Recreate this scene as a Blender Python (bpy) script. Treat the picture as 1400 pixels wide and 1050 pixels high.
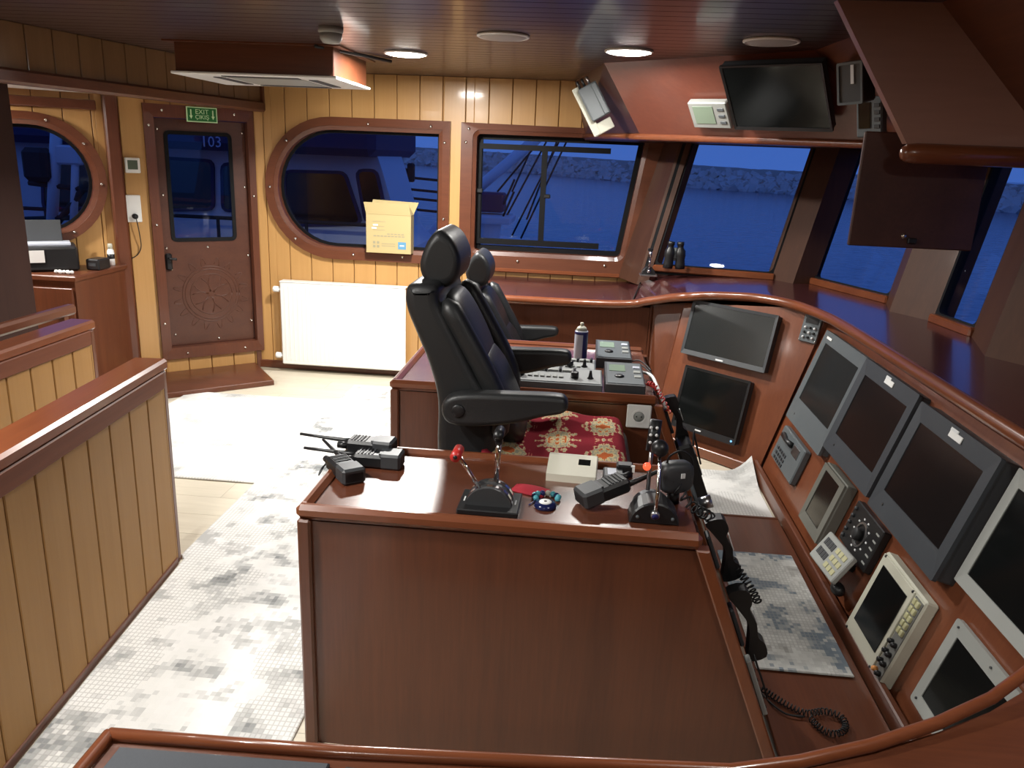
import bpy, bmesh, math, random
from mathutils import Matrix, Vector
random.seed(7)
S = bpy.context.scene
for o in list(bpy.data.objects): bpy.data.objects.remove(o)
COL = S.collection
R = math.radians

# ------------------------------------------------------------------ camera
F, PITCH, YAW, ROLL, EYE = 1080., 16., 4.5, 2.4, 1.65
_p, _y, _r = R(PITCH), R(YAW), R(ROLL)
_fw = Vector((-math.sin(_y)*math.cos(_p), math.cos(_y)*math.cos(_p), -math.sin(_p)))
_rt0 = Vector((math.cos(_y), math.sin(_y), 0)); _up0 = _rt0.cross(_fw)
_rt = _rt0*math.cos(_r)+_up0*math.sin(_r); _up = -_rt0*math.sin(_r)+_up0*math.cos(_r)
CAM = Vector((0, 0, EYE))
cd = bpy.data.cameras.new('camera'); cam = bpy.data.objects.new('camera', cd); COL.objects.link(cam)
cd.sensor_width = 36; cd.lens = 36*F/1400; cd.clip_start = .05; cd.clip_end = 3000
cam.matrix_world = Matrix(((_rt.x, _up.x, -_fw.x, 0), (_rt.y, _up.y, -_fw.y, 0), (_rt.z, _up.z, -_fw.z, EYE), (0, 0, 0, 1)))
S.camera = cam
def ray(u, v):
    return (_fw*F+_rt*(u-700)-_up*(v-525)).normalized()
def onz(u, v, z=0.):
    d = ray(u, v); return CAM+d*((z-EYE)/d.z)
def ony(u, v, y):
    d = ray(u, v); return CAM+d*(y/d.y)
def onpl(u, v, p, n):
    d = ray(u, v); return CAM+d*((Vector(p)-CAM).dot(n)/d.dot(n))

# ------------------------------------------------------------------ world: blue hour
S.view_settings.view_transform = 'Standard'; S.view_settings.look = 'None'
S.view_settings.gamma = 1; S.view_settings.use_curve_mapping = False
S.view_settings.exposure = 0.0
w = bpy.data.worlds.new('dusk'); S.world = w; w.use_nodes = True
nt = w.node_tree; nt.nodes.clear()
tc = nt.nodes.new('ShaderNodeTexCoord'); sp = nt.nodes.new('ShaderNodeSeparateXYZ'); cr = nt.nodes.new('ShaderNodeValToRGB')
bg = nt.nodes.new('ShaderNodeBackground'); wo = nt.nodes.new('ShaderNodeOutputWorld')
nt.links.new(tc.outputs['Generated'], sp.inputs[0]); nt.links.new(sp.outputs['Z'], cr.inputs[0])
nt.links.new(cr.outputs[0], bg.inputs[0]); nt.links.new(bg.outputs[0], wo.inputs[0])
cr.color_ramp.elements[0].position = 0; cr.color_ramp.elements[0].color = (.052, .135, .48, 1)
cr.color_ramp.elements[1].position = .6; cr.color_ramp.elements[1].color = (.030, .080, .33, 1)
bg.inputs[1].default_value = 1.08

# ------------------------------------------------------------------ helpers
class MB:
    """collects polygons of one mesh"""
    def __init__(s): s.v = []; s.f = []; s.sm = []
    def add(s, vs, fs, smooth=False, M=None):
        b = len(s.v)
        s.v += [tuple((M @ Vector(p)) if M else p) for p in vs]
        s.f += [tuple(i+b for i in f) for f in fs]; s.sm += [smooth]*len(fs); return s
    def box(s, c, d, M=None, bev=0., taper=None):
        x, y, z = d[0]/2, d[1]/2, d[2]/2
        if bev <= 0:
            vs = [(c[0]+i*x, c[1]+j*y, c[2]+k*z) for k in (-1, 1) for j in (-1, 1) for i in (-1, 1)]
            return s.add(vs, [(0, 2, 3, 1), (4, 5, 7, 6), (0, 1, 5, 4), (2, 6, 7, 3), (0, 4, 6, 2), (1, 3, 7, 5)], False, M)
        b = min(bev, x*.98, y*.98, z*.98)
        vs = []; 
        for k in (-1, 1):
            for j in (-1, 1):
                for i in (-1, 1):
                    vs += [(c[0]+i*x, c[1]+j*(y-b), c[2]+k*(z-b)), (c[0]+i*(x-b), c[1]+j*y, c[2]+k*(z-b)), (c[0]+i*(x-b), c[1]+j*(y-b), c[2]+k*z)]
        bm = bmesh.new(); 
        for p in vs: bm.verts.new(p)
        r = bmesh.ops.convex_hull(bm, input=bm.verts); bm.verts.index_update()
        bmesh.ops.dissolve_limit(bm, angle_limit=.02, verts=bm.verts, edges=bm.edges); bm.verts.index_update()
        s.add([q.co[:] for q in bm.verts], [tuple(q.index for q in f.verts) for f in bm.faces], False, M); bm.free(); return s
    def prism(s, poly, z0, z1, M=None, smooth=False, bev=0.):
        """poly: ccw 2D outline in local xy, extruded along z"""
        n = len(poly)
        if bev > 0:
            cx = sum(p[0] for p in poly)/n; cy = sum(p[1] for p in poly)/n
            ins = []
            for i in range(n):
                a, b, c = Vector(poly[i-1]), Vector(poly[i]), Vector(poly[(i+1) % n])
                e1 = (b-a).normalized(); e2 = (c-b).normalized()
                m = Vector((-(e1.y+e2.y), e1.x+e2.x)); m = m.normalized() if m.length > 1e-6 else Vector((-e1.y, e1.x))
                k = max(.4, m.dot(Vector((-e1.y, e1.x)))); ins.append(b+m*(bev/k))
            vs = [(p[0], p[1], z0) for p in poly]+[(p[0], p[1], z1-bev) for p in poly]+[(p.x, p.y, z1) for p in ins]
            fs = [tuple(range(n-1, -1, -1)), tuple(range(2*n, 3*n))]
            fs += [(i, (i+1) % n, n+(i+1) % n, n+i) for i in range(n)]+[(n+i, n+(i+1) % n, 2*n+(i+1) % n, 2*n+i) for i in range(n)]
            return s.add(vs, fs, smooth, M)
        vs = [(p[0], p[1], z0) for p in poly]+[(p[0], p[1], z1) for p in poly]
        fs = [tuple(range(n-1, -1, -1)), tuple(range(n, 2*n))]+[(i, (i+1) % n, n+(i+1) % n, n+i) for i in range(n)]
        return s.add(vs, fs, smooth, M)
    def ring(s, outer, inner, z0, z1, M=None, lip=0.):
        """frame between two outlines of equal count, extruded in z; lip lowers the inner edge"""
        n = len(outer)
        vs = [(p[0], p[1], z0) for p in outer]+[(p[0], p[1], z1) for p in outer]+[(p[0], p[1], z1-lip) for p in inner]+[(p[0], p[1], z0) for p in inner]
        fs = []
        for i in range(n):
            j = (i+1) % n
            fs += [(i, j, n+j, n+i), (n+i, n+j, 2*n+j, 2*n+i), (2*n+i, 2*n+j, 3*n+j, 3*n+i), (3*n+i, 3*n+j, j, i)]
        return s.add(vs, fs, False, M)
    def lathe(s, prof, n=20, M=None, smooth=True):
        """prof: list of (r,z) from bottom to top, turned about z"""
        vs = []; fs = []; m = len(prof)
        for (r, z) in prof: vs += [(r*math.cos(2*math.pi*i/n), r*math.sin(2*math.pi*i/n), z) for i in range(n)]
        for k in range(m-1):
            fs += [(k*n+i, k*n+(i+1) % n, (k+1)*n+(i+1) % n, (k+1)*n+i) for i in range(n)]
        fs += [tuple(range(n-1, -1, -1)), tuple((m-1)*n+i for i in range(n))]
        return s.add(vs, fs, smooth, M)
    def cyl(s, a, b, r, n=12, r2=None, smooth=True):
        a, b = Vector(a), Vector(b); d = b-a; L = d.length
        M = Matrix.Translation(a) @ d.to_track_quat('Z', 'Y').to_matrix().to_4x4()
        return s.lathe([(r, 0), (r if r2 is None else r2, L)], n, M, smooth)
    def tube(s, pts, r, n=8, cap=True, sx=1., sy=1., up=None):
        pts = [Vector(p) for p in pts]; m = len(pts); vs = []; fs = []
        rr = r if isinstance(r, (list, tuple)) else [r]*m
        t = (pts[1]-pts[0]).normalized(); u = Vector(up) if up else t.orthogonal().normalized()
        for k in range(m):
            if k == 0: t = (pts[1]-pts[0]).normalized()
            elif k == m-1: t = (pts[-1]-pts[-2]).normalized()
            else: t = ((pts[k+1]-pts[k]).normalized()+(pts[k]-pts[k-1]).normalized()).normalized()
            u = (u-t*u.dot(t)).normalized(); w_ = t.cross(u)
            vs += [tuple(pts[k]+u*(rr[k]*sx*math.cos(2*math.pi*i/n))+w_*(rr[k]*sy*math.sin(2*math.pi*i/n))) for i in range(n)]
        for k in range(m-1): fs += [(k*n+i, k*n+(i+1) % n, (k+1)*n+(i+1) % n, (k+1)*n+i) for i in range(n)]
        if cap: fs += [tuple(range(n-1, -1, -1)), tuple((m-1)*n+i for i in range(n))]
        return s.add(vs, fs, True)
    def ball(s, c, r, n=12, m=8, sc=(1, 1, 1), M=None):
        prof = [(r*math.sin(math.pi*k/m)+1e-5, -r*math.cos(math.pi*k/m)) for k in range(m+1)]
        T = Matrix.Translation(c) @ Matrix.Diagonal((*sc, 1))
        return s.lathe(prof, n, (M @ T) if M else T)
    def grid(s, f, nu, nv, smooth=True, closed_u=False):
        vs = [f(i/(nu-1 if not closed_u else nu), j/(nv-1)) for j in range(nv) for i in range(nu)]
        fs = [(j*nu+i, j*nu+(i+1) % nu, (j+1)*nu+(i+1) % nu, (j+1)*nu+i) for j in range(nv-1) for i in range(nu if closed_u else nu-1)]
        return s.add(vs, fs, smooth)
    def mesh(s, name, mat):
        me = bpy.data.meshes.new(name); me.from_pydata(s.v, [], s.f)
        for p, q in zip(me.polygons, s.sm): p.use_smooth = q
        if mat: me.materials.append(mat)
        me.update(); return me
    def build(s, name, mat, parent=None, **k):
        return link(name, s.mesh(name, mat), parent, **k)
def link(name, me, parent=None, label=None, kind=None, cat=None, group=None, M=None):
    o = bpy.data.objects.new(name, me); COL.objects.link(o)
    if parent: o.parent = parent
    if M is not None: o.matrix_local = M
    if label: o['label'] = label
    if kind: o['kind'] = kind
    if cat: o['category'] = cat
    if group: o['group'] = group
    return o
def thing(name, label, cat, M=None, group=None, kind=None):
    o = link(name, None, None, label, kind, cat, group)
    if M is not None: o.matrix_world = M if isinstance(M, Matrix) else Matrix.Translation(M)
    return o
def struct(name, mb, mat, label=None):
    return mb.build(name, mat, None, kind='structure', label=label)
def copy_tree(o, parent=None):
    c = o.copy(); COL.objects.link(c); c.parent = parent
    for ch in list(o.children): copy_tree(ch, c)
    return c
def frame(o, r, u, n):
    return Matrix(((r[0], u[0], n[0], o[0]), (r[1], u[1], n[1], o[1]), (r[2], u[2], n[2], o[2]), (0, 0, 0, 1)))
def frame_n(o, right, up):
    r = Vector(right).normalized(); u = Vector(up); u = (u-r*u.dot(r)).normalized(); return frame(o, r, u, r.cross(u))
def rrect(x0, x1, y0, y1, r, n=6):
    out = []
    for cx, cy, a in ((x1-r, y0+r, -90), (x1-r, y1-r, 0), (x0+r, y1-r, 90), (x0+r, y0+r, 180)):
        for k in range(n+1): t = R(a+90*k/n); out.append((cx+r*math.cos(t), cy+r*math.sin(t)))
    return out
def text_mesh(txt, size, mat, name='lettering', ext=.0004):
    c = bpy.data.curves.new(name, 'FONT'); c.body = txt; c.size = size; c.align_x = 'CENTER'; c.align_y = 'CENTER'; c.extrude = ext; c.resolution_u = 2
    o = bpy.data.objects.new(name, c); COL.objects.link(o)
    dg = bpy.context.evaluated_depsgraph_get(); me = bpy.data.meshes.new_from_object(o.evaluated_get(dg)); me.name = name
    bpy.data.objects.remove(o); bpy.data.curves.remove(c); me.materials.clear(); me.materials.append(mat); return me
def write(txt, size, mat, parent, pos, name='lettering', M=None):
    return link(name, text_mesh(txt, size, mat, name), parent, M=Matrix.Translation(pos) @ (M or Matrix()))

# ------------------------------------------------------------------ materials
def new_mat(name):
    m = bpy.data.materials.new(name); m.use_nodes = True; n = m.node_tree
    return m, n, n.nodes['Principled BSDF']
def plain(name, col, rough=.5, metal=0., spec=.5, coat=0., bump=0., bscale=200., emit=None, es=1., var=.05):
    m, n, b = new_mat(name); b.inputs['Base Color'].default_value = (*col, 1); b.inputs['Roughness'].default_value = rough
    b.inputs['Metallic'].default_value = metal; b.inputs['Specular IOR Level'].default_value = spec; b.inputs['Coat Weight'].default_value = coat; b.inputs['Coat Roughness'].default_value = .12
    if emit: b.inputs['Emission Color'].default_value = (*emit, 1); b.inputs['Emission Strength'].default_value = es
    t = n.nodes.new('ShaderNodeTexCoord'); x = n.nodes.new('ShaderNodeTexNoise'); x.inputs['Scale'].default_value = bscale; x.inputs['Detail'].default_value = 3
    n.links.new(t.outputs['Object'], x.inputs['Vector'])
    if bump > 0:
        bp = n.nodes.new('ShaderNodeBump'); bp.inputs['Strength'].default_value = bump; bp.inputs['Distance'].default_value = .002
        n.links.new(x.outputs[0], bp.inputs['Height']); n.links.new(bp.outputs[0], b.inputs['Normal'])
    x2 = n.nodes.new('ShaderNodeTexNoise'); x2.inputs['Scale'].default_value = 9.; n.links.new(t.outputs['Object'], x2.inputs['Vector']); x = x2
    mr = n.nodes.new('ShaderNodeMapRange'); mr.inputs['To Min'].default_value = max(0, rough-var); mr.inputs['To Max'].default_value = min(1, rough+var)
    n.links.new(x.outputs[0], mr.inputs[0]); n.links.new(mr.outputs[0], b.inputs['Roughness'])
    return m
def wood(name, c1, c2, axis='z', scale=14., rough=.3, coat=.3, stretch=.06, contrast=(.3, .7), crough=.1):
    m, n, b = new_mat(name); L = n.links.new
    t = n.nodes.new('ShaderNodeTexCoord'); mp = n.nodes.new('ShaderNodeMapping')
    sc = [scale]*3; sc['xyz'.index(axis)] = scale*stretch; mp.inputs['Scale'].default_value = sc
    oi = n.nodes.new('ShaderNodeObjectInfo'); va = n.nodes.new('ShaderNodeVectorMath'); va.operation = 'ADD'
    L(t.outputs['Object'], va.inputs[0]); 
    ms = n.nodes.new('ShaderNodeVectorMath'); ms.operation = 'SCALE'; ms.inputs['Scale'].default_value = 7.
    cb = n.nodes.new('ShaderNodeCombineXYZ')
    for i in range(3): L(oi.outputs['Random'], cb.inputs[i])
    L(cb.outputs[0], ms.inputs[0]); L(ms.outputs[0], va.inputs[1]); L(va.outputs[0], mp.inputs['Vector'])
    x = n.nodes.new('ShaderNodeTexNoise'); x.inputs['Scale'].default_value = 1.; x.inputs['Detail'].default_value = 6; x.inputs['Roughness'].default_value = .62; x.inputs['Distortion'].default_value = .5
    L(mp.outputs[0], x.inputs['Vector'])
    f = n.nodes.new('ShaderNodeTexNoise'); f.inputs['Scale'].default_value = 9.; f.inputs['Detail'].default_value = 4
    L(mp.outputs[0], f.inputs['Vector'])
    mx = n.nodes.new('ShaderNodeMath'); mx.operation = 'MULTIPLY_ADD'; mx.inputs[1].default_value = .35; L(f.outputs[0], mx.inputs[0]); 
    m2 = n.nodes.new('ShaderNodeMath'); m2.operation = 'MULTIPLY'; m2.inputs[1].default_value = .65; L(x.outputs[0], m2.inputs[0]); L(m2.outputs[0], mx.inputs[2])
    r = n.nodes.new('ShaderNodeValToRGB'); r.color_ramp.elements[0].position = contrast[0]; r.color_ramp.elements[1].position = contrast[1]
    r.color_ramp.elements[0].color = (*c2, 1); r.color_ramp.elements[1].color = (*c1, 1)
    L(mx.outputs[0], r.inputs[0]); L(r.outputs[0], b.inputs['Base Color'])
    if rough >= .5: b.inputs['Specular IOR Level'].default_value = .2
    b.inputs['Roughness'].default_value = rough; b.inputs['Coat Weight'].default_value = coat; b.inputs['Coat Roughness'].default_value = crough
    bp = n.nodes.new('ShaderNodeBump'); bp.inputs['Strength'].default_value = .06; bp.inputs['Distance'].default_value = .002; L(f.outputs[0], bp.inputs['Height']); L(bp.outputs[0], b.inputs['Normal'])
    return m
def MH(ax, **k): 
    d = dict(rough=.36, coat=.25, scale=12.); d.update(k)
    return wood('mahogany_'+ax, (.145, .044, .0185), (.085, .024, .0105), ax, **d)
mah = {a: MH(a) for a in 'xyz'}
rail = {a: wood('rail_'+a, (.225, .067, .025), (.145, .040, .016), a, rough=.28, coat=.5, scale=10.) for a in 'xyz'}
topw = wood('desk_top_wood', (.16, .050, .024), (.10, .029, .014), 'x', rough=.26, coat=.9, crough=.24, scale=10.)
dashw = wood('dash_wood', (.075, .019, .018), (.045, .011, .011), 'y', rough=.24, coat=.5, scale=8.)
pillw = wood('window_pillar_wood', (.085, .036, .020), (.058, .024, .014), 'z', rough=.5, coat=.03, scale=9.)
endw = wood('desk_end_wood', (.05, .018, .012), (.035, .012, .009), 'z', rough=.7, coat=0., scale=9.)
door_w = wood('door_wood', (.105, .036, .018), (.068, .022, .012), 'x', rough=.4, coat=.1, scale=16.)
darkw = wood('dark_mahogany', (.075, .028, .02), (.045, .016, .012), 'y', rough=.4, coat=.15, scale=9.)
oak = wood('yellow_plank', (.56, .315, .115), (.47, .25, .082), 'z', rough=.38, coat=.2, scale=9., stretch=.04, contrast=(.25, .75))
oakb = plain('plank_groove', (.20, .095, .03), .7)
ceilw = wood('ceiling_plank', (.060, .029, .025), (.040, .019, .017), 'x', rough=.34, coat=.3, scale=8.)
header_w = wood('header_oak_shaded', (.23, .125, .055), (.18, .095, .041), 'z', rough=.36, coat=.3, scale=9.)  # same oak as the walls, shade under the ceiling put into a darker colour
floor_w = wood('pale_floor', (.72, .66, .53), (.58, .52, .41), 'x', rough=.45, coat=.1, scale=7., stretch=.12)
white = plain('white_enamel', (.86, .86, .83), .35)
offwh = plain('ivory_plastic', (.55, .54, .44), .45)
lgrey = plain('pale_grey_plastic', (.33, .34, .32), .45)
grey = plain('grey_plastic', (.040, .046, .054), .5, bump=.1)
mgrey = plain('mid_grey_plastic', (.105, .12, .128), .45)
dgrey = plain('dark_grey_plastic', (.045, .048, .052), .45, bump=.1)
black = plain('black_plastic', (.012, .012, .013), .38)
mattb = plain('matt_black', (.01, .01, .011), .6)
leather = plain('black_leather', (.017, .018, .019), .42, spec=.5, bump=.25, bscale=260.)
mat_pad = plain('blue_grey_mat', (.045, .05, .06), .7, bump=.2)
screen = plain('dark_screen', (.006, .007, .007), .12, spec=.5, var=.01)
screen_g = plain('matte_screen', (.016, .018, .018), .24, spec=.6, var=.01)
screen_d = plain('brown_black_screen', (.010, .008, .008), .2, spec=.35, var=.01)
lcd = plain('green_lcd', (.23, .30, .22), .25)
chrome = plain('chrome', (.75, .75, .76), .12, metal=1.)
steel = plain('steel', (.55, .55, .56), .3, metal=1.)
brass = plain('screw_steel', (.7, .68, .62), .25, metal=1.)
red = plain('red_plastic', (.55, .03, .025), .35)
redcl = plain('red_cloth', (.42, .018, .035), .8, bump=.3)
orange = plain('orange_knob', (.75, .30, .08), .4)
blue = plain('blue_print', (.10, .27, .42), .5)
navy = plain('navy_bead', (.01, .015, .07), .15)
turq = plain('turquoise_bead', (.1, .42, .5), .2)
green = plain('sign_green', (.012, .16, .03), .5)
signw = plain('sign_white', (.62, .85, .5), .5)
cream = plain('cream_print', (.75, .72, .55), .6)
lettm = plain('white_lettering', (.75, .76, .76), .5)
dimlet = plain('grey_lettering', (.30, .27, .17), .7)
card = plain('cardboard', (.46, .36, .17), .8, bump=.15, bscale=60.)
canblue = plain('can_blue', (.02, .025, .14), .3)
canwh = plain('can_white', (.55, .58, .66), .3)
vinyl = plain('black_frame', (.004, .004, .005), .6, spec=.2)
lamp_on = plain('lamp_lens', (1, 1, 1), .5, emit=(1., .97, .9), es=40.)
lamp_off = plain('lamp_lens_off', (.42, .40, .38), .5)
ledred = plain('red_indicator', (.6, .03, .02), .3, emit=(1, .08, .03), es=2.)
ledblue = plain('blue_indicator', (.1, .3, .5), .3, emit=(.25, .6, 1), es=1.)
def glass_mat():
    m = bpy.data.materials.new('window_glass'); m.use_nodes = True; n = m.node_tree; n.nodes.clear()
    o = n.nodes.new('ShaderNodeOutputMaterial'); mx = n.nodes.new('ShaderNodeMixShader'); t = n.nodes.new('ShaderNodeBsdfTransparent'); g = n.nodes.new('ShaderNodeBsdfGlossy'); lw = n.nodes.new('ShaderNodeLayerWeight'); lw.inputs['Blend'].default_value = .5
    pw_ = n.nodes.new('ShaderNodeMath'); pw_.operation = 'POWER'; pw_.inputs[1].default_value = 5.; n.links.new(lw.outputs['Facing'], pw_.inputs[0])
    f = n.nodes.new('ShaderNodeMath'); f.operation = 'MULTIPLY_ADD'; f.inputs[1].default_value = .7; f.inputs[2].default_value = .03; n.links.new(pw_.outputs[0], f.inputs[0])
    g.inputs['Roughness'].default_value = .01; t.inputs['Color'].default_value = (.93, .95, .97, 1)
    n.links.new(f.outputs[0], mx.inputs[0]); n.links.new(t.outputs[0], mx.inputs[1]); n.links.new(g.outputs[0], mx.inputs[2]); n.links.new(mx.outputs[0], o.inputs[0]); return m
glass = glass_mat()
def rug_mat(name, seed, cols, cell=.016):
    m, n, b = new_mat(name); L = n.links.new
    t = n.nodes.new('ShaderNodeTexCoord'); sn = n.nodes.new('ShaderNodeVectorMath'); sn.operation = 'SNAP'; sn.inputs[1].default_value = (cell, cell*1.25, 1)
    L(t.outputs['Object'], sn.inputs[0]); ad = n.nodes.new('ShaderNodeVectorMath'); ad.inputs[1].default_value = (seed, seed*2, 0); L(sn.outputs[0], ad.inputs[0])
    a = n.nodes.new('ShaderNodeTexNoise'); a.inputs['Scale'].default_value = 3.4; a.inputs['Detail'].default_value = 3; a.inputs['Roughness'].default_value = .6; L(ad.outputs[0], a.inputs['Vector'])
    wn = n.nodes.new('ShaderNodeTexWhiteNoise'); L(ad.outputs[0], wn.inputs['Vector'])
    mm = n.nodes.new('ShaderNodeMath'); mm.operation = 'MULTIPLY_ADD'; mm.inputs[1].default_value = .05; L(wn.outputs[0], mm.inputs[0]); L(a.outputs[0], mm.inputs[2])
    r = n.nodes.new('ShaderNodeValToRGB'); r.color_ramp.interpolation = 'LINEAR'
    while len(r.color_ramp.elements) < len(cols): r.color_ramp.elements.new(.5)
    for e, (p, c) in zip(r.color_ramp.elements, cols): e.position = p; e.color = (*c, 1)
    L(mm.outputs[0], r.inputs[0])
    # woven grid between the mosaic cells, only in some patches
    br = n.nodes.new('ShaderNodeTexBrick'); br.offset = 0; br.inputs['Scale'].default_value = 1.; br.inputs['Brick Width'].default_value = cell; br.inputs['Row Height'].default_value = cell*1.25; br.inputs['Mortar Size'].default_value = .0022; br.inputs['Mortar Smooth'].default_value = .1
    L(t.outputs['Object'], br.inputs['Vector'])
    g2 = n.nodes.new('ShaderNodeTexNoise'); g2.inputs['Scale'].default_value = 2.6; L(ad.outputs[0], g2.inputs['Vector'])
    gt = n.nodes.new('ShaderNodeMath'); gt.operation = 'GREATER_THAN'; gt.inputs[1].default_value = .5; L(g2.outputs[0], gt.inputs[0])
    mu = n.nodes.new('ShaderNodeMath'); mu.operation = 'MULTIPLY'; L(br.outputs['Fac'], mu.inputs[0]); L(gt.outputs[0], mu.inputs[1])
    mu2 = n.nodes.new('ShaderNodeMath'); mu2.operation = 'MULTIPLY'; mu2.inputs[1].default_value = .45; L(mu.outputs[0], mu2.inputs[0])
    mix = n.nodes.new('ShaderNodeMixRGB'); mix.inputs[2].default_value = (.36, .355, .34, 1); L(mu2.outputs[0], mix.inputs[0]); L(r.outputs[0], mix.inputs[1]); L(mix.outputs[0], b.inputs['Base Color'])
    b.inputs['Roughness'].default_value = .9; b.inputs['Specular IOR Level'].default_value = .1
    fz = n.nodes.new('ShaderNodeTexNoise'); fz.inputs['Scale'].default_value = 400; L(t.outputs['Object'], fz.inputs['Vector'])
    bp = n.nodes.new('ShaderNodeBump'); bp.inputs['Strength'].default_value = .4; bp.inputs['Distance'].default_value = .003; L(fz.outputs[0], bp.inputs['Height']); L(bp.outputs[0], b.inputs['Normal'])
    return m
RC = [(.30, (.14, .15, .155)), (.38, (.26, .27, .27)), (.43, (.50, .50, .49)), (.49, (.76, .755, .73)), (.60, (.80, .79, .77)), (.68, (.46, .46, .45))]
rug_a = rug_mat('rug_mosaic', 1.7, RC)
rug_b = rug_mat('rug_mosaic_pale', 8.3, [(.3, (.42, .42, .41)), (.42, (.62, .62, .6)), (.5, (.74, .735, .71)), (.7, (.76, .75, .73))])
rug_c = rug_mat('mat_mosaic', 4.1, [(.32, (.15, .19, .23)), (.47, (.20, .24, .28)), (.50, (.50, .50, .48)), (.58, (.66, .66, .63)), (.66, (.36, .35, .33))], .014)
def kilim_mat():
    m, n, b = new_mat('kilim'); L = n.links.new
    t = n.nodes.new('ShaderNodeTexCoord'); s = n.nodes.new('ShaderNodeSeparateXYZ'); sn = n.nodes.new('ShaderNodeVectorMath'); sn.operation = 'SNAP'; sn.inputs[1].default_value = (.006, .006, 1)
    L(t.outputs['UV'], sn.inputs[0]); L(sn.outputs[0], s.inputs[0])
    def M(op, a, bb=None, c=None):
        q = n.nodes.new('ShaderNodeMath'); q.operation = op
        for i, v in enumerate((a, bb, c)):
            if v is None: continue
            if isinstance(v, (int, float)): q.inputs[i].default_value = v
            else: L(v, q.inputs[i])
        return q.outputs[0]
    X, Yv = s.outputs[0], s.outputs[1]
    fx = M('ABSOLUTE', M('SUBTRACT', M('FRACT', M('MULTIPLY', X, 3.3)), .5)); fy = M('ABSOLUTE', M('SUBTRACT', M('FRACT', M('ADD', M('MULTIPLY', Yv, 2.2), M('MULTIPLY', M('FLOOR', M('MULTIPLY', X, 3.3)), .5))), .5))
    dia = M('ADD', fx, M('MULTIPLY', fy, .9))
    wob = n.nodes.new('ShaderNodeTexNoise'); wob.inputs['Scale'].default_value = 9; cbk = n.nodes.new('ShaderNodeCombineXYZ'); L(fx, cbk.inputs[0]); L(fy, cbk.inputs[1]); L(M('FLOOR', M('MULTIPLY', X, 3.3)), cbk.inputs[2]); L(cbk.outputs[0], wob.inputs['Vector'])
    d2 = M('ADD', dia, M('MULTIPLY', M('SUBTRACT', wob.outputs[0], .5), 1.0))
    r = n.nodes.new('ShaderNodeValToRGB'); r.color_ramp.interpolation = 'CONSTANT'
    cs = [(0, (.42, .10, .03)), (.12, (.50, .40, .22)), (.22, (.28, .27, .20)), (.32, (.52, .42, .24)), (.40, (.44, .13, .09)), (.44, (.21, .018, .028))]
    while len(r.color_ramp.elements) < len(cs): r.color_ramp.elements.new(.5)
    for e, (p, c) in zip(r.color_ramp.elements, cs): e.position = p; e.color = (*c, 1)
    L(d2, r.inputs[0])
    edge = M('GREATER_THAN', M('ABSOLUTE', M('SUBTRACT', Yv, .5)), .40)
    wb = n.nodes.new('ShaderNodeTexNoise'); wb.inputs['Scale'].default_value = 18; L(sn.outputs[0], wb.inputs['Vector'])
    rb = n.nodes.new('ShaderNodeValToRGB'); rb.color_ramp.interpolation = 'CONSTANT'
    cs = [(0, (.40, .10, .06)), (.36, (.55, .45, .24)), (.5, (.60, .52, .32)), (.60, (.33, .34, .25))]
    while len(rb.color_ramp.elements) < len(cs): rb.color_ramp.elements.new(.5)
    for e, (p, c) in zip(rb.color_ramp.elements, cs): e.position = p; e.color = (*c, 1)
    L(wb.outputs[0], rb.inputs[0])
    hem = M('GREATER_THAN', M('ABSOLUTE', M('SUBTRACT', Yv, .5)), .478)
    m1 = n.nodes.new('ShaderNodeMixRGB'); L(edge, m1.inputs[0]); L(r.outputs[0], m1.inputs[1]); L(rb.outputs[0], m1.inputs[2])
    m2 = n.nodes.new('ShaderNodeMixRGB'); m2.inputs[2].default_value = (.68, .60, .40, 1); L(hem, m2.inputs[0]); L(m1.outputs[0], m2.inputs[1]); L(m2.outputs[0], b.inputs['Base Color'])
    b.inputs['Roughness'].default_value = .95; b.inputs['Specular IOR Level'].default_value = .05
    fz = n.nodes.new('ShaderNodeTexNoise'); fz.inputs['Scale'].default_value = 500; L(t.outputs['Object'], fz.inputs['Vector'])
    bp = n.nodes.new('ShaderNodeBump'); bp.inputs['Strength'].default_value = .4; bp.inputs['Distance'].default_value = .002; L(fz.outputs[0], bp.inputs['Height']); L(bp.outputs[0], b.inputs['Normal'])
    return m
kilim = kilim_mat()
# ================================================================== STRUCTURE
CEIL = 2.17; YF = 5.80
Z = Vector((0, 0, 1))
UD = Vector((.767, .642, 0)).normalized(); ND = UD.cross(Z)            # diagonal door wall: right, outward normal
DC = Vector((-2.43, 5.80, 0))                                          # its right-hand corner
def dw(t, z, out=0.): return DC+UD*t+Z*z+ND*out
MF = frame((0, YF, 0), (1, 0, 0), (0, 0, 1), (0, -1, 0))               # far wall: x, z, outward
MD = frame(DC, UD, Z, ND)

def strips(edges, z0, z1, ops, gap):
    for a, b in zip(edges[:-1], edges[1:]):
        a, b = a+gap/2, b-gap/2
        cuts = sorted({a, b, *[c for o in ops for c in (o[0], o[1]) if a < c < b]})
        polys = []
        for p, q in zip(cuts[:-1], cuts[1:]):
            m = (p+q)/2; op = next((o for o in ops if o[0] <= m <= o[1]), None)
            if not op: polys.append([(p, z0), (q, z0), (q, z1), (p, z1)]); continue
            ts = [p+(q-p)*k/6 for k in range(7)]
            lo = [(t, op[2](min(max(t, op[0]+1e-4), op[1]-1e-4))) for t in ts]; hi = [(t, op[3](min(max(t, op[0]+1e-4), op[1]-1e-4))) for t in ts]
            if min(z for _, z in lo) > z0+.004: polys.append([(p, z0), (q, z0)]+lo[::-1])
            if max(z for _, z in hi) < z1-.004: polys.append(hi+[(q, z1), (p, z1)])
        yield polys
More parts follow.
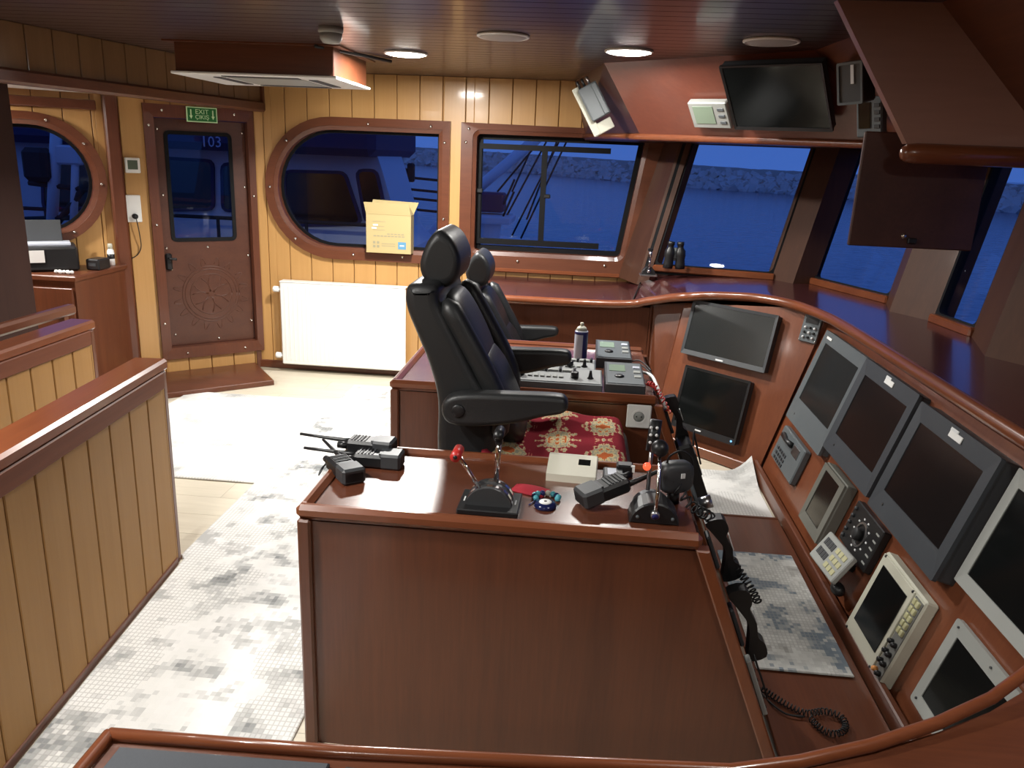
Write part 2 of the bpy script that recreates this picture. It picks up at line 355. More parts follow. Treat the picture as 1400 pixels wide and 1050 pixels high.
def planked(parent, M, edges, z0, z1, ops, mat, gap=.005, th=.014, off=0., name='plank'):
    for polys in strips(edges, z0, z1, ops, gap):
        mb = MB()
        for p in polys: mb.prism(p, off, off+th, M, bev=.003)
        if polys: mb.build(name, mat, parent)
def backing(M, edges, z0, z1, ops, th=.05):
    mb = MB()
    for polys in strips(edges, z0, z1, ops, 0.):
        for p in polys: mb.prism(p, -th, -.001, M)
    return mb
def span(a, b, w, phase=0.):
    k = math.ceil((a-phase)/w+1e-6); out = [a]
    while phase+k*w < b-1e-6:
        if phase+k*w-out[-1] > .02: out.append(phase+k*w)
        k += 1
    return out+[b]
def rpoly(pts, r, n=5):
    """round the corners of a convex ccw polygon"""
    out = []; m = len(pts)
    for i in range(m):
        a, b, c = Vector(pts[i-1]), Vector(pts[i]), Vector(pts[(i+1) % m])
        e1 = (a-b).normalized(); e2 = (c-b).normalized(); p, q = b+e1*r, b+e2*r
        for k in range(n+1):
            t = k/n; out.append(tuple((1-t)**2*p+2*t*(1-t)*b+t*t*q))
    return out
def stad_left(x0, x1, zc, r, n=20):
    """outline with a semicircular left end (ccw)"""
    pts = [(x1, zc-r), (x1, zc+r)]
    cx = x0+r
    pts += [(cx+(x1-cx)*f, zc+r) for f in (.66, .33)]
    pts += [(cx+r*math.cos(R(90+180*k/n)), zc+r*math.sin(R(90+180*k/n))) for k in range(n+1)]
    pts += [(cx+(x1-cx)*f, zc-r) for f in (.33, .66)]
    return pts
def stad_right(x0, x1, zc, r, n=20):
    cx = x1-r
    return [(x0, zc+r), (x0, zc-r)]+[(cx+r*math.cos(R(-90+180*k/n)), zc+r*math.sin(R(-90+180*k/n))) for k in range(n+1)]
def outset(poly, d):
    out = []; n = len(poly)
    for i in range(n):
        a, b, c = Vector(poly[i-1]), Vector(poly[i]), Vector(poly[(i+1) % n])
        e1 = (b-a); e2 = (c-b)
        if e1.length < 1e-9 or e2.length < 1e-9: out.append(b); continue
        e1.normalize(); e2.normalize(); m = Vector((e1.y+e2.y, -e1.x-e2.x)).normalized(); k = max(.5, m.dot(Vector((e1.y, -e1.x)))); out.append(b+m*(d/k))
    return [tuple(p) for p in out]
bolt_me = MB().lathe([(.010, 0), (.010, .003), (.006, .008), (.001, .009)], 10).mesh('bolt', brass)
def bolts(parent, M, pts, out=.03):
    for p in pts: link('bolt', bolt_me, parent, M=M @ Matrix.Translation((p[0], p[1], out)))

# ---- floor, outer shell
fl = MB().prism([(-4.8, -2.6), (1.75, -2.6), (1.86, 4.6), (1.3, 5.4), (.5, 5.9), (-2.4, 5.9), (-4.8, 4.2)], -.05, -.0005)
fo = struct('floor', fl, plain('floor_joint', (.30, .26, .19), .6))
bw = .19
plank_cache = {}
for i, y in enumerate([k*bw-.2 for k in range(31)]):
    off = (i*.77) % 1.3; xs = [-4.6]+[x for x in (-4.6+off+1.3*k for k in range(6)) if -4.5 < x < 1.2]+[1.3]
    for a, b in zip(xs[:-1], xs[1:]):
        key = round(b-a, 3)
        if key not in plank_cache: plank_cache[key] = MB().box((0, 0, -.004), (b-a-.002, bw-.002, .008)).mesh('board', floor_w)
        if a > -4.7: link('board', plank_cache[key], fo, M=Matrix.Translation(((a+b)/2, y+bw/2, .0)))
ce = struct('ceiling', MB().box((-1.3, 1.6, CEIL+.04), (7., 8.6, .06)), plain('ceiling_joint', (.02, .01, .008), .6))
cw = .10; cme = MB().prism([(-4.7, 0), (2.0, 0), (2.0, cw-.006), (-4.7, cw-.006)], 0, .012).mesh('plank', ceilw)
for k in range(83): link('plank', cme, ce, M=Matrix.Translation((0, -2.5+k*cw, CEIL)))
struct('wall_aft', MB().box((-4.7, .9, 1.1), (.1, 7., 2.2)), oak)
struct('wall_starboard', MB().box((-1.4, -2.6, 1.1), (6.8, .1, 2.2)), oak)

# ---- far (port) wall with its two windows
W1o = (-2.32, -.963, 1.373, .502); W1i = (-2.235, -1.045, 1.373, .415)
def st_lo(x0, x1, zc, r): return lambda t: zc-(r if t > x0+r else math.sqrt(max(0, r*r-(t-x0-r)**2)))
def st_hi(x0, x1, zc, r): return lambda t: zc+(r if t > x0+r else math.sqrt(max(0, r*r-(t-x0-r)**2)))
op1 = (W1i[0]-.03, W1i[1]+.03, st_lo(W1i[0]-.03, 0, 1.373, .445), st_hi(W1i[0]-.03, 0, 1.373, .445))
W2o = [(-.885, .87), (.37, .87), (.56, 1.86), (-.885, 1.872)]; W2i = [(-.775, .985), (.285, .985), (.40, 1.80), (-.775, 1.80)]; W2o = rpoly(W2o, .002, 4); W2i = rpoly(W2i, .035, 4)
op2 = (-.80, .47, lambda t: .96, lambda t: 1.83)
wp = backing(MF, span(-2.44, .55, .16, .12), -.02, CEIL+.02, [op1, op2]).build('wall_port', oakb, None, kind='structure')
planked(wp, MF, span(-2.435, .5, .163, -.86), 0, CEIL, [op1, op2], oak)
struct('baseboard_port', MB().box((-1.6, YF-.022, .03), (1.66, .018, .06), bev=.004).box((-.35, YF-.022, .03), (.84, .018, .06)), mah['x'])

def window(name, M, outer, inner, pane_poly, mat=mah['x'], proud=.045, bpts=(), rim=.02, depth=.06):
    w_ = link(name, None, None, kind='structure')
    mb = MB().ring(outer, outset(inner, .028), -.01, proud, M, .006); mb.ring(outset(inner, .030), inner, -depth, proud-.014, M, .012); fr_ = mb.build('frame', mat, w_)
    MB().ring(outset(inner, .004), outset(inner, -rim), -depth-.004, -depth+.014, M).build('seal', vinyl, w_)
    MB().prism(pane_poly, -depth-.002, -depth+.004, M).build('pane', glass, w_)
    bolts(fr_, M, bpts, proud)
    return w_
o1 = stad_left(*W1o); i1 = stad_left(*W1i)
mid1 = lambda a: (-1.82+.465*math.cos(R(a)), 1.373+.465*math.sin(R(a)))
window('window_1', MF, o1, i1, outset(i1, .003), bpts=[mid1(135), mid1(180), mid1(232), (-1.55, 1.835), (-1.1, 1.835), (-1.0, 1.73), (-1.0, 1.2), (-1.67, .912), (-1.3, .912), (-1.0, .93)])
w2 = window('window_2', MF, W2o, W2i, outset(W2i, .003), bpts=[(-.85, 1.74), (-.83, 1.83), (-.45, .925), (.18, .925)], rim=.035, depth=.075)
# sliding sash set into window 2
vb = lambda x0, x1, z0, z1: MB().box(((x0+x1)/2, (z0+z1)/2, -.06), (x1-x0, z1-z0, .03), M=MF)
vb(-.77, .17, 1.70, 1.738).build('sash_rail', vinyl, w2); vb(-.77, .13, 1.03, 1.07).build('sash_rail', vinyl, w2)
vb(-.315, -.275, 1.07, 1.70).build('sash_stile', vinyl, w2); vb(-.775, -.745, 1.07, 1.70).build('sash_stile', vinyl, w2)
MB().box((-.265, 1.39, -.045), (.05, .03, .025), MF, bev=.006).build('latch', black, w2); MB().box((-.755, 1.41, -.04), (.05, .035, .03), MF, bev=.006).build('latch', black, w2)
MB().box((-.25, .856, .035), (1.25, .028, .03), MF, bev=.005).build('sill_trim', rail['x'], w2)

# ---- diagonal wall with the door and the round-ended window
opd = (-.69, -.02, lambda t: .15, lambda t: 1.87)
r3 = .385; c3 = -1.39
op3 = (-2.35, c3+r3, lambda t: 1.39-(r3 if t < c3 else math.sqrt(max(0, r3*r3-(t-c3)**2))), lambda t: 1.39+(r3 if t < c3 else math.sqrt(max(0, r3*r3-(t-c3)**2))))
wd = backing(MD, span(-2.4, 0, .16), -.02, CEIL, [opd, op3]).build('wall_quarter', oakb, None, kind='structure')
planked(wd, MD, span(-2.4, -.002, .163, -.05), 0, 1.94, [opd, op3], oak)
o3 = stad_right(-2.35, -.975, 1.39, .415); i3 = stad_right(-2.3, -1.052, 1.39, .338)
window('window_3', MD, o3, i3, outset(i3, .003), bpts=[(c3+.38*math.cos(R(a)), 1.39+.38*math.sin(R(a))) for a in (-60, -3, 38, 75)])
# door
d = link('door_1', None, None, kind='structure')
fo_, fi_ = [(-.72, .135), (.015, .135), (.015, 1.90), (-.72, 1.90)], [(-.655, .215), (-.03, .215), (-.03, 1.815), (-.655, 1.815)]
dfr = MB().ring(fo_, fi_, -.07, .04, MD, .008).build('frame', mah['z'], d)
pane = rpoly([(-.575, .985), (-.14, .985), (-.14, 1.722), (-.575, 1.722)], .03)
leaf_o = rpoly([(-.652, .218), (-.033, .218), (-.033, 1.812), (-.652, 1.812)], .002)
dl = MB().ring(leaf_o, pane, -.075, -.035, MD).build('leaf', door_w, d)
MB().ring(outset(pane, .012), outset(pane, -.014), -.045, -.028, MD).build('seal', vinyl, dl)
MB().prism(pane, -.06, -.055, MD).build('pane', glass, dl)
MB().box((-.618, .835, -.02), (.045, .12, .03), MD, bev=.01).build('lock_case', black, dl)
mb = MB().tube([MD @ Vector(p) for p in ((-.618, .86, -.01), (-.618, .86, .03), (-.59, .86, .035), (-.575, .858, .035))], .009, 8); mb.build('handle', black, dl)
bolts(dl, MD, [(-.625, 1.74), (-.62, 1.30), (-.625, .93), (-.60, .78), (-.61, .30), (-.05, 1.74), (-.05, 1.36), (-.05, .86), (-.05, .36), (-.34, .93), (-.30, .245)], -.034)
bolts(dfr, MD, [(-.69, 1.76), (-.69, 1.1), (-.69, .40), (-.55, .17), (-.13, .17), (-.60, 1.86), (-.12, 1.86), (-.008, 1.3)], .038)
# carved rosette of the door leaf: ring of scrolls around a medallion
cx_, cz_ = -.335, .585
mb = MB()
for r_ in (.205, .185, .15):
    mb.tube([MD @ Vector((cx_+r_*math.cos(2*math.pi*k/40), cz_+r_*math.sin(2*math.pi*k/40), -.035)) for k in range(41)], .0035, 6)
mb.build('carved_ring', door_w, dl)
mb = MB()
for k in range(8):
    a = R(45*k+22); c0 = Vector((cx_+.235*math.cos(a), cz_+.235*math.sin(a)))
    for s_ in (-1, 1):
        pts = []
        for j in range(9):
            q = j/8; b = a+s_*(.10+.16*q); rr = .215+.055*math.sin(q*3.0)
            pts.append(MD @ Vector((cx_+rr*math.cos(b), cz_+rr*math.sin(b), -.035)))
        mb.tube(pts, .003, 5)
mb.build('carved_scroll', door_w, dl)
mb = MB()
for k in range(12):
    a = R(30*k); p0 = Vector((cx_+.03*math.cos(a), cz_+.03*math.sin(a)))
    mb.tube([MD @ Vector((cx_+q*math.cos(a+.9*q/.12*(.5 if k % 2 else -.5)), cz_+q*math.sin(a+.9*q/.12*(.5 if k % 2 else -.5)), -.035)) for q in (.02, .05, .08, .11, .135)], .004, 5)
mb.build('carved_medallion', door_w, dl)
# door step
st = thing('door_step', 'low varnished wooden step on the floor below the carved door', 'step', dw(-.43, 0, .28))
MS = Matrix.Translation(-dw(-.43, 0, .28)) @ MD
MB().prism([(-.82, -.56+0), (-.09, -.56), (-.05, -.015), (-.82, -.015)], .002, .038, MS @ Matrix.Rotation(R(-90), 4, 'X') @ Matrix.Diagonal((1, 1, 1, 1)), bev=.004).build('tread', mah['x'], st)
# post between door and window, small trim right of the door
struct('trim_1', MB().box((-.92, .97, .045), (.085, 1.95, .09), MD, bev=.012), mah['z'])
struct('trim_2', MB().box((-.022, .065, .012), (.035, .13, .03), MD), mah['z'])
struct('trim_3', MB().box((-1.5, 1.865, .03), (1.0, .06, .06), MD, bev=.006), mah['x'])
# bulkhead header left of the far wall, alcove ceiling behind it, pillar
h0 = Vector((-2.34, 5.80, 0)); h1 = Vector((-2.76, 3.75, 0)); hd = (h0-h1).normalized(); h2 = h1-hd*2.2
HL = (h0-h2).length; MH_ = frame(h2, hd, Z, hd.cross(Z))
hw = MB().box((HL/2, 2.035, -.02), (HL, .29, .03), MH_).build('wall_header', oakb, None, kind='structure')
planked(hw, MH_, span(0, HL, .163, .05), 1.95, CEIL, [], header_w)
MB().box((HL/2, 1.925, .005), (HL, .07, .07), MH_, bev=.012).build('beam', mah['y'], hw)
struct('trim_4', MB().box((HL-.015, 2.03, .02), (.03, .26, .03), MH_), mah['z'])
struct('ceiling_alcove', MB().prism([tuple(h0.xy), tuple((h2).xy), (-4.65, 1.5), (-4.65, 4.0), tuple(dw(-.02, 0, -.02).xy)][::-1], 1.935, 1.945), white)
struct('wall_pillar', MB().box((-3.06, 3.72, .97), (.44, .34, 1.94), bev=.012), wood('pillar_wood', (.040, .016, .011), (.028, .011, .008), 'z', rough=.6, coat=0., scale=9.))  # wood colour darkened to stand in for the pillar's unlit face
struct('wall_alcove', MB().box((-3.9, 3.60, .97), (1.4, .06, 1.94)), mah['z'])

# ---- forward windows: raked panes between wooden pillars
SH = Vector((.18, .08, .79)); ZB = 1.0
def raked(name, bl, br, right_cut=0):
    bl = Vector((*bl, ZB)); br = Vector((*br, ZB)); r = (br-bl).normalized(); up = SH; u = (up-r*up.dot(r)).normalized(); n = r.cross(u)
    M = frame(bl, r, u, n); L = (br-bl).length; k = up.dot(r); h = up.dot(u)
    quad = [(0, 0), (L, 0), (L+k, h), (k, h)]; inner = rpoly(quad, .035, 4)
    o = link(name, None, None, kind='structure')
    out = rpoly(outset(quad, .07), .002, 4)
    MB().ring(out, inner, -.03, .012, M).build('seal', vinyl, o)
    MB().prism(outset(inner, .01), -.012, -.006, M).build('pane', glass, o)
    return o
FW = [((.52, 5.435), (1.249, 5.28)), ((1.498, 5.171), (1.735, 4.538)), ((1.776, 4.0), (1.81, 3.688)), ((1.805, 3.06), (1.80, 2.50)), ((1.80, 2.2), (1.76, 1.55))]
for i, (a, b) in enumerate(FW): raked('window_%d' % (i+4), a, b)
def pillar(name, poly, z0=.85, z1=1.83):
    n = len(poly); mb = MB(); t0 = (z0-ZB)/.79; t1 = (z1-ZB)/.79
    vs = [(x+SH.x*t0, y+SH.y*t0, z0) for x, y in poly]+[(x+SH.x*t1, y+SH.y*t1, z1) for x, y in poly]
    mb.add(vs, [tuple(range(n-1, -1, -1)), tuple(range(n, 2*n))]+[(i, (i+1) % n, n+(i+1) % n, n+i) for i in range(n)])
    struct(name, mb, pillw)
pillar('trim_5', [(.30, 5.90), (.325, 5.745), (.43, 5.45), (.50, 5.42), (.56, 5.47), (.52, 5.90)])
pillar('trim_6', [(1.235, 5.30), (1.36, 5.12), (1.50, 5.16), (1.54, 5.24), (1.28, 5.40)])
pillar('trim_7', [(1.725, 4.54), (1.64, 4.25), (1.77, 4.0), (1.86, 4.02), (1.82, 4.56)])
pillar('trim_8', [(1.80, 3.69), (1.665, 3.27), (1.795, 3.06), (1.88, 3.06), (1.89, 3.69)])
pillar('trim_9', [(1.79, 2.50), (1.66, 2.38), (1.79, 2.2), (1.88, 2.2), (1.89, 2.5)])
pillar('trim_10', [(1.75, 1.55), (1.6, 1.4), (1.6, -2.5), (1.85, -2.5), (1.86, 1.55)], 0., 2.17)
fp = [(.36, 5.84), (.52, 5.435), (1.249, 5.28), (1.498, 5.171), (1.735, 4.538), (1.776, 4.0), (1.81, 3.688), (1.80, 1.5)]
lo = MB(); up_ = MB(); sl = MB()
for a, b in zip(fp[:-1], fp[1:]):
    a, b = Vector((*a, 0)), Vector((*b, 0)); r = (b-a).normalized(); n = Z.cross(r)
    o_ = n*.05
    lo.add([a, b, b+o_, a+o_, a+Z*.945, b+Z*.945, b+o_+Z*.945, a+o_+Z*.945], [(0, 1, 5, 4), (2, 3, 7, 6), (4, 5, 6, 7), (0, 4, 7, 3), (1, 2, 6, 5)])
    s_ = Vector((SH.x, SH.y, 0)); a2, b2 = a+s_*1.02-n*.02, b+s_*1.02-n*.02
    up_.add([a2+Z*1.78, b2+Z*1.78, b2+o_*2+Z*1.78, a2+o_*2+Z*1.78, a2+Z*2.2, b2+Z*2.2, b2+o_*2+Z*2.2, a2+o_*2+Z*2.2], [(0, 1, 5, 4), (2, 3, 7, 6), (0, 3, 2, 1), (0, 4, 7, 3), (1, 2, 6, 5)])
struct('wall_front', lo, mah['z']); struct('wall_front_head', up_, darkw)
for i, (a, b) in enumerate(FW[:4]):
    a, b = Vector((*a, .972)), Vector((*b, .972)); r = (b-a).normalized(); n = Z.cross(r)
    struct('trim_%d' % (11+i), MB().box((0, 0, 0), ((b-a).length+.04, .05, .045), frame((a+b)/2-n*.02, r, n, Z), bev=.008), rail['x'])

# ---- sloping overhead panels above the forward windows
Lp = [Vector(p) for p in ((-.018, 5.78, 1.815), (.31, 4.90, 1.80), (1.44, 4.0, 1.78), (1.47, 2.86, 1.78), (1.47, -.5, 1.78))]
Up = [Vector(p) for p in ((-.11, 5.78, CEIL), (.065, 4.70, CEIL), (1.0, 3.96, CEIL), (1.08, 2.86, CEIL), (1.08, -.5, CEIL))]
ov = link('wall_overhead', None, None, kind='structure')
for k in range(4):
    a, b, c, d_ = Lp[k], Lp[k+1], Up[k+1], Up[k]; n = (b-a).cross(d_-a).normalized()*.02
    MB().add([a, b, c, d_, a-n, b-n, c-n, d_-n], [(0, 1, 2), (0, 2, 3), (4, 6, 5), (4, 7, 6), (0, 4, 5, 1), (1, 5, 6, 2), (2, 6, 7, 3), (3, 7, 4, 0)]).build('panel', [darkw, rail['x'], mah['y'], mah['y']][k] if k != 1 else wood('overhead_wood', (.20, .060, .035), (.15, .042, .026), 'x', rough=.34, coat=.25, scale=7.), ov)
MB().tube([p-Z*.004 for p in Lp], .020, 10).build('edge_rail', rail['x'], ov)
so = [(p.x, p.y) for p in Lp]+[(2.1, -.5), (2.1, 4.3), (1.9, 5.0), (1.5, 5.6), (.8, 5.75), (.3, 5.9), (-.018, 5.82)]
MB().prism(so, 1.785, 1.80).build('soffit', darkw, ov)
# end panel of the nearer overhead box, with its thick rounded rail
oe = link('wall_overhead_end', None, None, kind='structure')
MB().prism([(.76, CEIL), (1.046, 1.745), (1.95, 1.745), (1.95, CEIL)], -.04, 0, frame((0, 2.82, 0), (1, 0, 0), Z, (0, -1, 0))).build('panel', wood('overhead_end_wood', (.33, .17, .125), (.27, .135, .10), 'x', rough=.36, coat=.2, scale=6., stretch=.1), oe)
pts = [(1.030, 2.822, 1.716), (1.036, 2.822, 1.716), (1.05, 2.822, 1.716), (1.08, 2.822, 1.716), (1.9, 2.822, 1.716)]
MB().tube(pts, [.008, .020, .029, .033, .033], 16).build('edge_rail', rail['x'], oe)
# ================================================================== LIGHTS THE ROOM HAS
PW = 54.
def downlight(x, y, on, label, z=CEIL, power=26., group='recessed ceiling downlights'):
    t = thing('ceiling_light', label, 'light', (x, y, z), group)
    MB().lathe([(.118, -.001), (.118, -.008), (.112, -.012), (.106, -.010), (.106, -.001)], 28).build('rim', white, t)
    MB().lathe([(.001, -.020), (.06, -.0185), (.09, -.015), (.106, -.008), (.106, -.004), (.001, -.004)], 28).build('lens', lamp_on if on else lamp_off, t)
    if on:
        l = bpy.data.lights.new('lamp', 'AREA'); l.shape = 'DISK'; l.size = .20; l.energy = power; l.color = (1., .975, .925)
        o = bpy.data.objects.new('lamp', l); COL.objects.link(o); o.parent = t; o.location = (0, 0, -.024)
    return t
downlight(-1.006, 4.525, True, 'glowing round downlight in the plank ceiling close to the air conditioner box', power=PW*1.6)
downlight(.173, 4.158, True, 'glowing round downlight in the ceiling in front of the overhead sloped panel', power=PW*.36)
downlight(-.402, 3.782, False, 'unlit round downlight in the ceiling between the two glowing ones')
downlight(.749, 3.697, False, 'unlit round downlight in the ceiling above the wall-hung flat screen')
downlight(-2.0, 1.05, True, 'glowing round downlight in the ceiling over the stair opening', power=PW*.5)
downlight(-1.35, 1.45, True, 'glowing round downlight in the ceiling above the near end of the runner', power=PW*.55)
downlight(-.7, -.9, True, 'glowing round downlight in the ceiling over the starboard end of the room', power=PW*.22)
downlight(.9, .9, True, 'glowing round downlight in the ceiling over the curved end of the chart table', power=PW*.13)
downlight(-3.72, 4.12, True, 'glowing downlight in the low alcove ceiling over the printer cabinet', z=1.935, power=40.)
downlight(-3.7, 2.6, True, 'glowing downlight in the low alcove ceiling above the stairs', z=1.935, power=10.)
# smoke detector
t = thing('smoke_detector', 'grey round smoke detector on the ceiling above the air conditioner', 'smoke detector', (-1.16, 3.70, CEIL))
MB().lathe([(.055, 0), (.055, -.022), (.050, -.026)][::-1], 24).build('base', lgrey, t)
MB().lathe([(.050, -.026), (.048, -.05), (.035, -.066), (.001, -.07)][::-1], 24).build('dome', lgrey, t)
# air conditioner cassette boxed in wood
t = thing('air_conditioner', 'wood-clad ceiling air conditioner box with a white louvred underside', 'air conditioner', (-1.77, 4.62, CEIL))
bx0, bx1, by0, by1, bz = -.43, .43, -.31, .33, -.155
MB().box((0, .01, -.078), (.86, .64, .15), bev=.004).build('casing', mah['x'], t)
MB().box((0, .01, -.158), (.90, .68, .014), bev=.004).build('grille_panel', white, t); gp = t.children[-1]
MB().box((.02, -.0, -.1655), (.42, .42, .004)).build('intake_grille', lgrey, gp)
for k in range(4):
    a = R(90*k); MB().box((.02+.265*math.cos(a), .265*math.sin(a), -.166), (.05 if k % 2 == 0 else .42, .42 if k % 2 == 0 else .05, .005)).build('louvre', dgrey, gp)
MB().box((.0, .01, -.004), (.95, .72, .008)).build('ceiling_trim', mah['x'], t)
MB().tube([(.35, -.36, -.012), (.52, .02, -.012), (.60, .24, -.012)], .009, 8).build('conduit', mattb, t)

# ================================================================== FURNITURE
def prof_desk(name, label, x0, x1, y0, y1, z, slope=.4):
    """desk whose right-hand end slopes outwards to the floor"""
    t = thing(name, label, 'desk', ((x0+x1)/2, (y0+y1)/2, 0)); T = Matrix.Translation((-(x0+x1)/2, -(y0+y1)/2, 0))
    MX = T @ frame((0, y0, 0), (1, 0, 0), Z, (0, -1, 0)); zt = z-.018; D = y1-y0
    body = [(x0+.01, .0), (x1+slope*z-.02, .0), (x1+slope*.02-.01, zt-.03), (x0+.01, zt-.03)]
    MB().prism(body, -D+.012, -.012, MX).build('body', mah['z'], t)
    MB().box(((x0+x1)/2, (y0+y1)/2, zt-.012), (x1-x0-.01, D-.02, .026), T).build('top', topw, t)
    MB().box(((x0+x1)/2, y0+.014, z-.020), (x1-x0+.008, .034, .040), T, bev=.012).build('edge_rail', rail['x'], t)
    MB().box(((x0+x1)/2, y1-.014, z-.020), (x1-x0+.008, .034, .040), T, bev=.012).build('edge_rail', rail['x'], t)
    MB().box((x0+.014, (y0+y1)/2, z-.020), (.034, D-.03, .040), T, bev=.012).build('edge_rail', rail['y'], t)
    MB().box((x0+.018, y0+.013, (z-.04)/2), (.036, .034, z-.04), T, bev=.006).build('corner_post', mah['z'], t)
    MB().box((x0+.018, y1-.013, (z-.04)/2), (.036, .034, z-.04), T, bev=.006).build('corner_post', mah['z'], t)
    for yy, s in ((y0+.002, 1), (y1-.002, -1)):
        zz = z-.04; p = [(x1+slope*z-.028, 0), (x1+slope*z+.008, 0), (x1+slope*(z-zz)+.008, zz), (x1+slope*(z-zz)-.028, zz)]
        MB().prism(p, -.017, .017, T @ frame((0, yy+.012*s, 0), (1, 0, 0), Z, (0, -1, 0)), bev=.004).build('end_trim', rail['z'], t)
    slab_ = [(x1+slope*z-.022, .0), (x1+slope*z-.006, .0), (x1+.012, z-.045), (x1-.004, z-.045)]
    MB().prism(slab_, -D+.03, -.03, MX).build('end_panel', endw, t)
    p = [(x1+slope*z+.001, 0), (x1+slope*z+.003, 0), (x1+.022, z-.045), (x1+.020, z-.045)]
    return t
prof_desk('helm_desk', 'long mahogany helm desk carrying walkie-talkies and a chrome throttle, dark plain front', -.70, .352, 1.85, 2.335, .75)
prof_desk('centre_desk', 'mahogany desk between the two black chairs, carrying grey control panels', -.745, .345, 3.075, 3.96, .75)
# wall socket on the centre desk
t = thing('wall_socket', 'square white wall socket on the front of the centre desk', 'socket', frame((.277, 3.072, .666), (1, 0, 0), Z, (0, -1, 0)))
MB().box((0, 0, .005), (.098, .098, .010), bev=.004).build('plate', white, t)
MB().ring([(.030*math.cos(R(15*k)), .030*math.sin(R(15*k))) for k in range(24)], [(.022*math.cos(R(15*k)), .022*math.sin(R(15*k))) for k in range(24)], .004, .013).build('collar', white, t)
MB().lathe([(.001, .0105), (.022, .0105), (.022, .004), (.001, .004)][::-1], 24).build('well', lgrey, t)
for s in (-1, 1): MB().lathe([(.003, .0106), (.003, .012)], 8, Matrix.Translation((.0095*s, 0, 0))).build('pin_hole', black, t)

# foreground chart table with the curved rail
t = thing('chart_table', 'mahogany chart table with a rounded rail and dark inset, curving towards the bow', 'table', (0, .3, 0)); T = Matrix.Translation((0, -.3, 0))
curve = [(-.70, 1.0), (-.33, 1.012), (0, 1.035), (.287, 1.056), (.40, 1.088), (.53, 1.140), (.66, 1.205), (.78, 1.275), (.88, 1.35), (.98, 1.44), (1.08, 1.55)]
zc = [.75]*4+[.752, .755, .76, .77, .785, .81, .84]
ct = [(x, y-.005) for x, y in curve]+[(1.08, -.4), (-.70, -.4)]
MB().prism(ct[::-1], .69, .733, T).build('top', mah['x'], t)
MB().prism([(-.68, -.38), (1.05, -.38), (1.05, 1.22), (.55, .97), (.2, .93), (-.68, .92)], .0, .69, T).build('body', mah['z'], t)
crv = [Vector((x, y, z-.012)) for (x, y), z in zip(curve, zc)]
MB().tube([p-Vector((0, .3, 0)) for p in crv], .011, 12).build('edge_rail', rail['x'], t)
MB().tube([(-.70, -.70, .738), (-.70, .2, .738), (-.70, .70, .738)], .011, 12).build('edge_rail', rail['y'], t)
MB().prism([(-.668, -.35), (-.42, -.35), (-.335, .985), (-.668, .975)], .7335, .741, T, bev=.002).build('inset_mat', mat_pad, t)
MB().prism([(-.395, -.35), (-.36, -.35), (-.275, .985), (-.31, .985)], .7335, .738, T, bev=.002).build('divider', mattb, t)

# stair partitions clad in planks
def partition(name, label, a, b, h, th, planks=True, side=1):
    a, b = Vector((*a, 0)), Vector((*b, 0)); d_ = (a-b).normalized(); L = (a-b).length; n = d_.cross(Z)*side
    t = thing(name, label, 'partition', frame(b, d_, d_.cross(Z)*-1, Z)); M = Matrix()
    # local: x along, y = inward (-n), z up ; outer face at y = 0
    MB().box((L/2, th/2, (h-.03)/2), (L-.03, th-.02, h-.03)).build('core', oakb, t)
    MB().box((L/2, th/2-.004, h-.022), (L+.012, th+.03, .045), bev=.010).build('top_rail', rail['x'] if name == 'stair_partition' else mah['x'], t)
    MB().box((L/2-.02, -.006, h-.075), (L-.04, .028, .066), bev=.004).build('rail_face', wood('rail_face_wood', (.17, .055, .026), (.11, .033, .016), 'x', rough=.5, coat=.03) if 'rail_face_wood' not in bpy.data.materials else bpy.data.materials['rail_face_wood'], t)
    MB().box((L-.016, th/2, (h-.045)/2), (.034, th+.022, h-.045), bev=.006).build('end_post', mah['z'], t)
    MB().box((L/2-.02, -.004, .017), (L-.04, .022, .034), bev=.003).build('base_trim', mah['x'], t)
    FP = frame((0, .002, 0), (1, 0, 0), (0, 0, 1), (0, -1, 0))
    for p, q in zip(*[(lambda e: (e[:-1], e[1:]))(span(0, L-.034, .142, L-.036))][0]):
        MB().prism([(p+.003, .03), (q-.003, .03), (q-.003, h-.09), (p+.003, h-.09)], 0, .012, FP, bev=.003).build('plank', oak2, t)
    return t
oak2 = wood('partition_plank', (.36, .195, .066), (.30, .155, .049), 'z', rough=.5, coat=.04, scale=9., stretch=.04, contrast=(.25, .75))
partition('stair_partition', 'low plank-clad partition with a mahogany rail beside the grey rug', (-1.567, 2.805), (-1.36, .6), .857, .10)
partition('stair_partition', 'low plank-clad partition on the far side of the stair opening, below the printer cabinet', (-2.215, 3.38), (-2.17, 1.2), .857, .09)
t = thing('stair_handrail', 'mahogany handrail strip behind the far stair partition', 'handrail', (-2.43, 2.6, 0))
MB().box((0, .1, .86), (.05, 1.75, .05), bev=.012).build('rail', mah['y'], t)
for y in (-.7, .1, .9): MB().box((0, y, .418), (.03, .03, .836)).build('post', mah['z'], t)

# printer cabinet
t = thing('cabinet', 'mahogany cabinet in the alcove with a printer on top', 'cabinet', (-3.45, 4.55, 0))
MB().prism([(-.40, 0), (.39, 0), (.365, .64), (.33, .62), (-.40, .01)], 0, .815).build('body', mah['z'], t)
MB().prism([(-.40, -.015), (.405, -.015), (.38, .64), (.33, .62), (-.40, .0)], .815, .845, bev=.006).build('top', mah['x'], t)
for k in range(2): MB().box((-.195+.385*k, -.008, .40), (.375, .016, .74), bev=.004).build('door', mah['z'], t); dk = t.children[-1]; MB().cyl((-.195+.385*k+(.14 if k == 0 else -.14), -.016, .55), (-.195+.385*k+(.14 if k == 0 else -.14), -.035, .55), .011, 12).build('knob', brass, dk)

